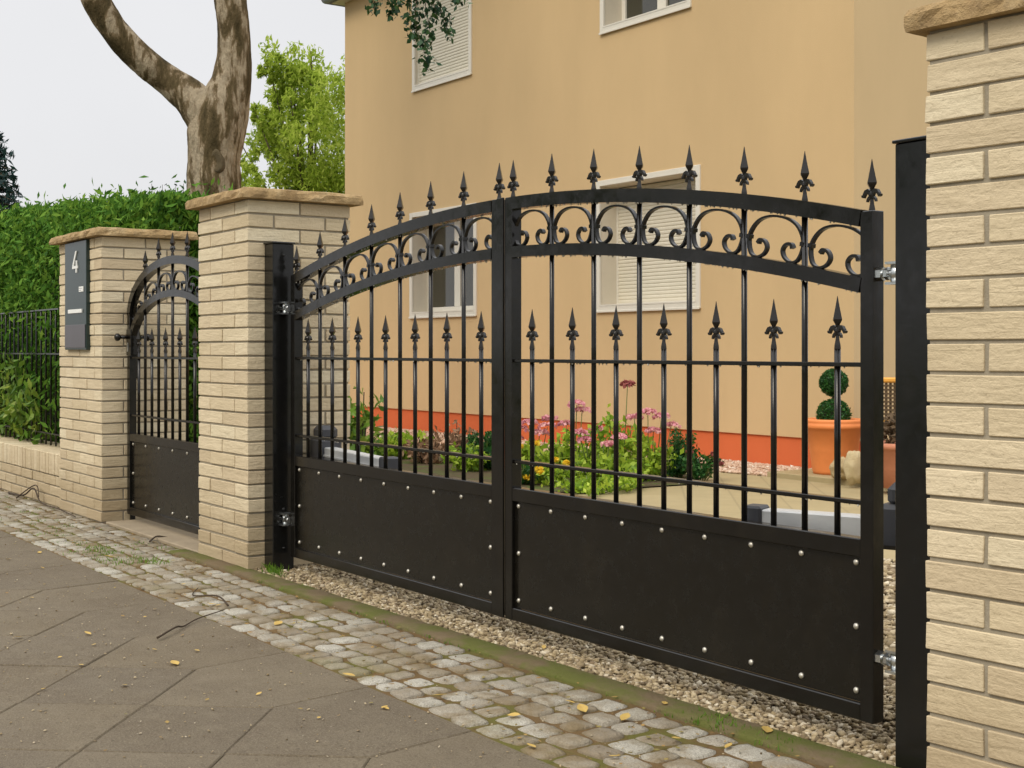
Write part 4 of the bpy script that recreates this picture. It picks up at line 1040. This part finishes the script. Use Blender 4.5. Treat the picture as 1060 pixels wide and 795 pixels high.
# grass and moss tufts
G = []
def tuft(X, D, n, spread, h):
    for _ in range(n): G.append((X+R.gauss(0, spread), D+R.gauss(0, spread*.5), h*R.uniform(.4, 1)))
tuft(-5.37, 2.47, 90, .035, .05); tuft(-5.30, 2.45, 40, .03, .035)
for _ in range(46):
    x = R.uniform(-5.2, -1.9); tuft(x, 2.315+.0155*(x+6.2)+R.choice((.0, .02, .085)), R.randint(6, 16), .022, .013)
tuft(-2.55, 2.41, 90, .05, .03); tuft(-2.35, 2.42, 60, .05, .022)
for _ in range(60):
    x = R.uniform(-9.5, -5.6); tuft(x, R.uniform(1.9, 2.36), R.randint(5, 16), .03, .016)
for _ in range(5): tuft(R.uniform(-6.5, -5.8), R.uniform(2.0, 2.25), 50, .07, .025)
V = []; F = []
for (x, y, h) in G:
    a = R.uniform(0, 6.28); w = .0018+.03*h; lx, ly = R.gauss(0, h*.4), R.gauss(0, h*.4); k = len(V)
    V += [(x-w*math.cos(a), y-w*math.sin(a), 0), (x+w*math.cos(a), y+w*math.sin(a), 0), (x+w*.6*math.cos(a)+lx*.5, y+w*.6*math.sin(a)+ly*.5, h*.6), (x+lx, y+ly, h)]; F.append((k, k+1, k+2, k+3))
o = link('grass', raw_mesh('grass', np.array(V), np.array(F), M['grass'])); tag(o, 'small grass and moss tufts along the kerb, cobbles and post foot', 'grass', kind='stuff')
# grit on the sidewalk and cobbles
n = 1500; X = N.uniform(-7, -1.5, n); Y = N.uniform(.6, 2.35, n)
o = pebbles('grit', X, Y, np.full(n, .004), N.uniform(.0015, .0045, n), M['pebble']); tag(o, 'tiny grit scattered over sidewalk and cobbles', 'grit', kind='stuff')

n = 1500; X = N.uniform(-9, -1.6, n); Y = np.where(N.random(n) < .85, N.uniform(1.87, 2.42, n), N.uniform(.7, 1.87, n))
V, F = leafcloud(np.stack([X, Y, np.full(n, .006)], 1), .014, wid=.6, jit=.6); V[:, 2] = .006 + (V[:, 2]-.006)*.25
o = link('leaf_litter', raw_mesh('leaf_litter', V, F, M['litter'])); tag(o, 'crumbled leaf litter strewn over cobbles and sidewalk edge', 'litter', kind='stuff')

# ---------------------------------------------------------------- world, sun, camera
SUN_EL, SUN_AZ = math.radians(46), math.radians(163)     # azimuth clockwise from +Y
w = bpy.data.worlds.new('World'); SC.world = w; w.use_nodes = True; nt = w.node_tree; nt.nodes.clear()
out = nt.nodes.new('ShaderNodeOutputWorld'); bg = nt.nodes.new('ShaderNodeBackground'); sky = nt.nodes.new('ShaderNodeTexSky')
sky.sky_type = 'NISHITA'; sky.sun_disc = False; sky.sun_elevation = SUN_EL; sky.sun_rotation = SUN_AZ; sky.air_density = 1.0; sky.dust_density = 3.0
tc = nt.nodes.new('ShaderNodeTexCoord'); sep = nt.nodes.new('ShaderNodeSeparateXYZ'); nt.links.new(tc.outputs['Generated'], sep.inputs[0])
rp = nt.nodes.new('ShaderNodeValToRGB'); e = rp.color_ramp.elements     # overcast layer: brighter overhead than at the horizon
e[0].position = 0.0; e[0].color = (.73, .73, .74, 1); e[1].position = 1.0; e[1].color = (2.0, 2.0, 2.02, 1)
m = e.new(.28); m.color = (.77, .77, .78, 1)
nt.links.new(sep.outputs['Z'], rp.inputs['Fac'])
ns = nt.nodes.new('ShaderNodeTexNoise'); ns.inputs['Scale'].default_value = 2.5; ns.inputs['Detail'].default_value = 5; nt.links.new(tc.outputs['Generated'], ns.inputs['Vector'])
r2 = nt.nodes.new('ShaderNodeValToRGB'); r2.color_ramp.elements[0].color = (.86, .86, .865, 1); r2.color_ramp.elements[1].color = (1.09, 1.09, 1.09, 1); nt.links.new(ns.outputs['Fac'], r2.inputs['Fac'])
mu = nt.nodes.new('ShaderNodeMix'); mu.data_type = 'RGBA'; mu.blend_type = 'MULTIPLY'; mu.inputs[0].default_value = 1; nt.links.new(rp.outputs[0], mu.inputs[6]); nt.links.new(r2.outputs[0], mu.inputs[7])
sc = nt.nodes.new('ShaderNodeVectorMath'); sc.operation = 'SCALE'; sc.inputs['Scale'].default_value = 10.0 ; nt.links.new(mu.outputs[2], sc.inputs[0])
mx = nt.nodes.new('ShaderNodeMix'); mx.data_type = 'RGBA'; mx.inputs[0].default_value = .95; nt.links.new(sky.outputs[0], mx.inputs[6]); nt.links.new(sc.outputs[0], mx.inputs[7])
nt.links.new(mx.outputs[2], bg.inputs['Color']); bg.inputs['Strength'].default_value = .10; nt.links.new(bg.outputs[0], out.inputs[0])
sd = bpy.data.lights.new('sun', 'SUN'); sd.energy = 1.4; sd.angle = math.radians(25); sd.color = (1, .90, .74)
so = bpy.data.objects.new('sun', sd); COL.objects.link(so)
dirv = Vector((math.sin(SUN_AZ)*math.cos(SUN_EL), math.cos(SUN_AZ)*math.cos(SUN_EL), math.sin(SUN_EL)))
so.rotation_euler = (-dirv).to_track_quat('-Z', 'Y').to_euler()

cd = bpy.data.cameras.new('camera'); co = bpy.data.objects.new('camera', cd); COL.objects.link(co); SC.camera = co
co.location = (0, 0, HC); co.rotation_euler = (math.radians(90), 0, math.atan2(CA, SA))
cd.sensor_width = 36; cd.lens = FPX/1060*36; cd.shift_y = -35.5/1060; cd.clip_start = .05; cd.clip_end = 2000
SC.view_settings.view_transform = 'Standard'; SC.view_settings.look = 'None'; SC.view_settings.exposure = 0.20; SC.view_settings.gamma = 1
SC.render.engine = 'CYCLES'
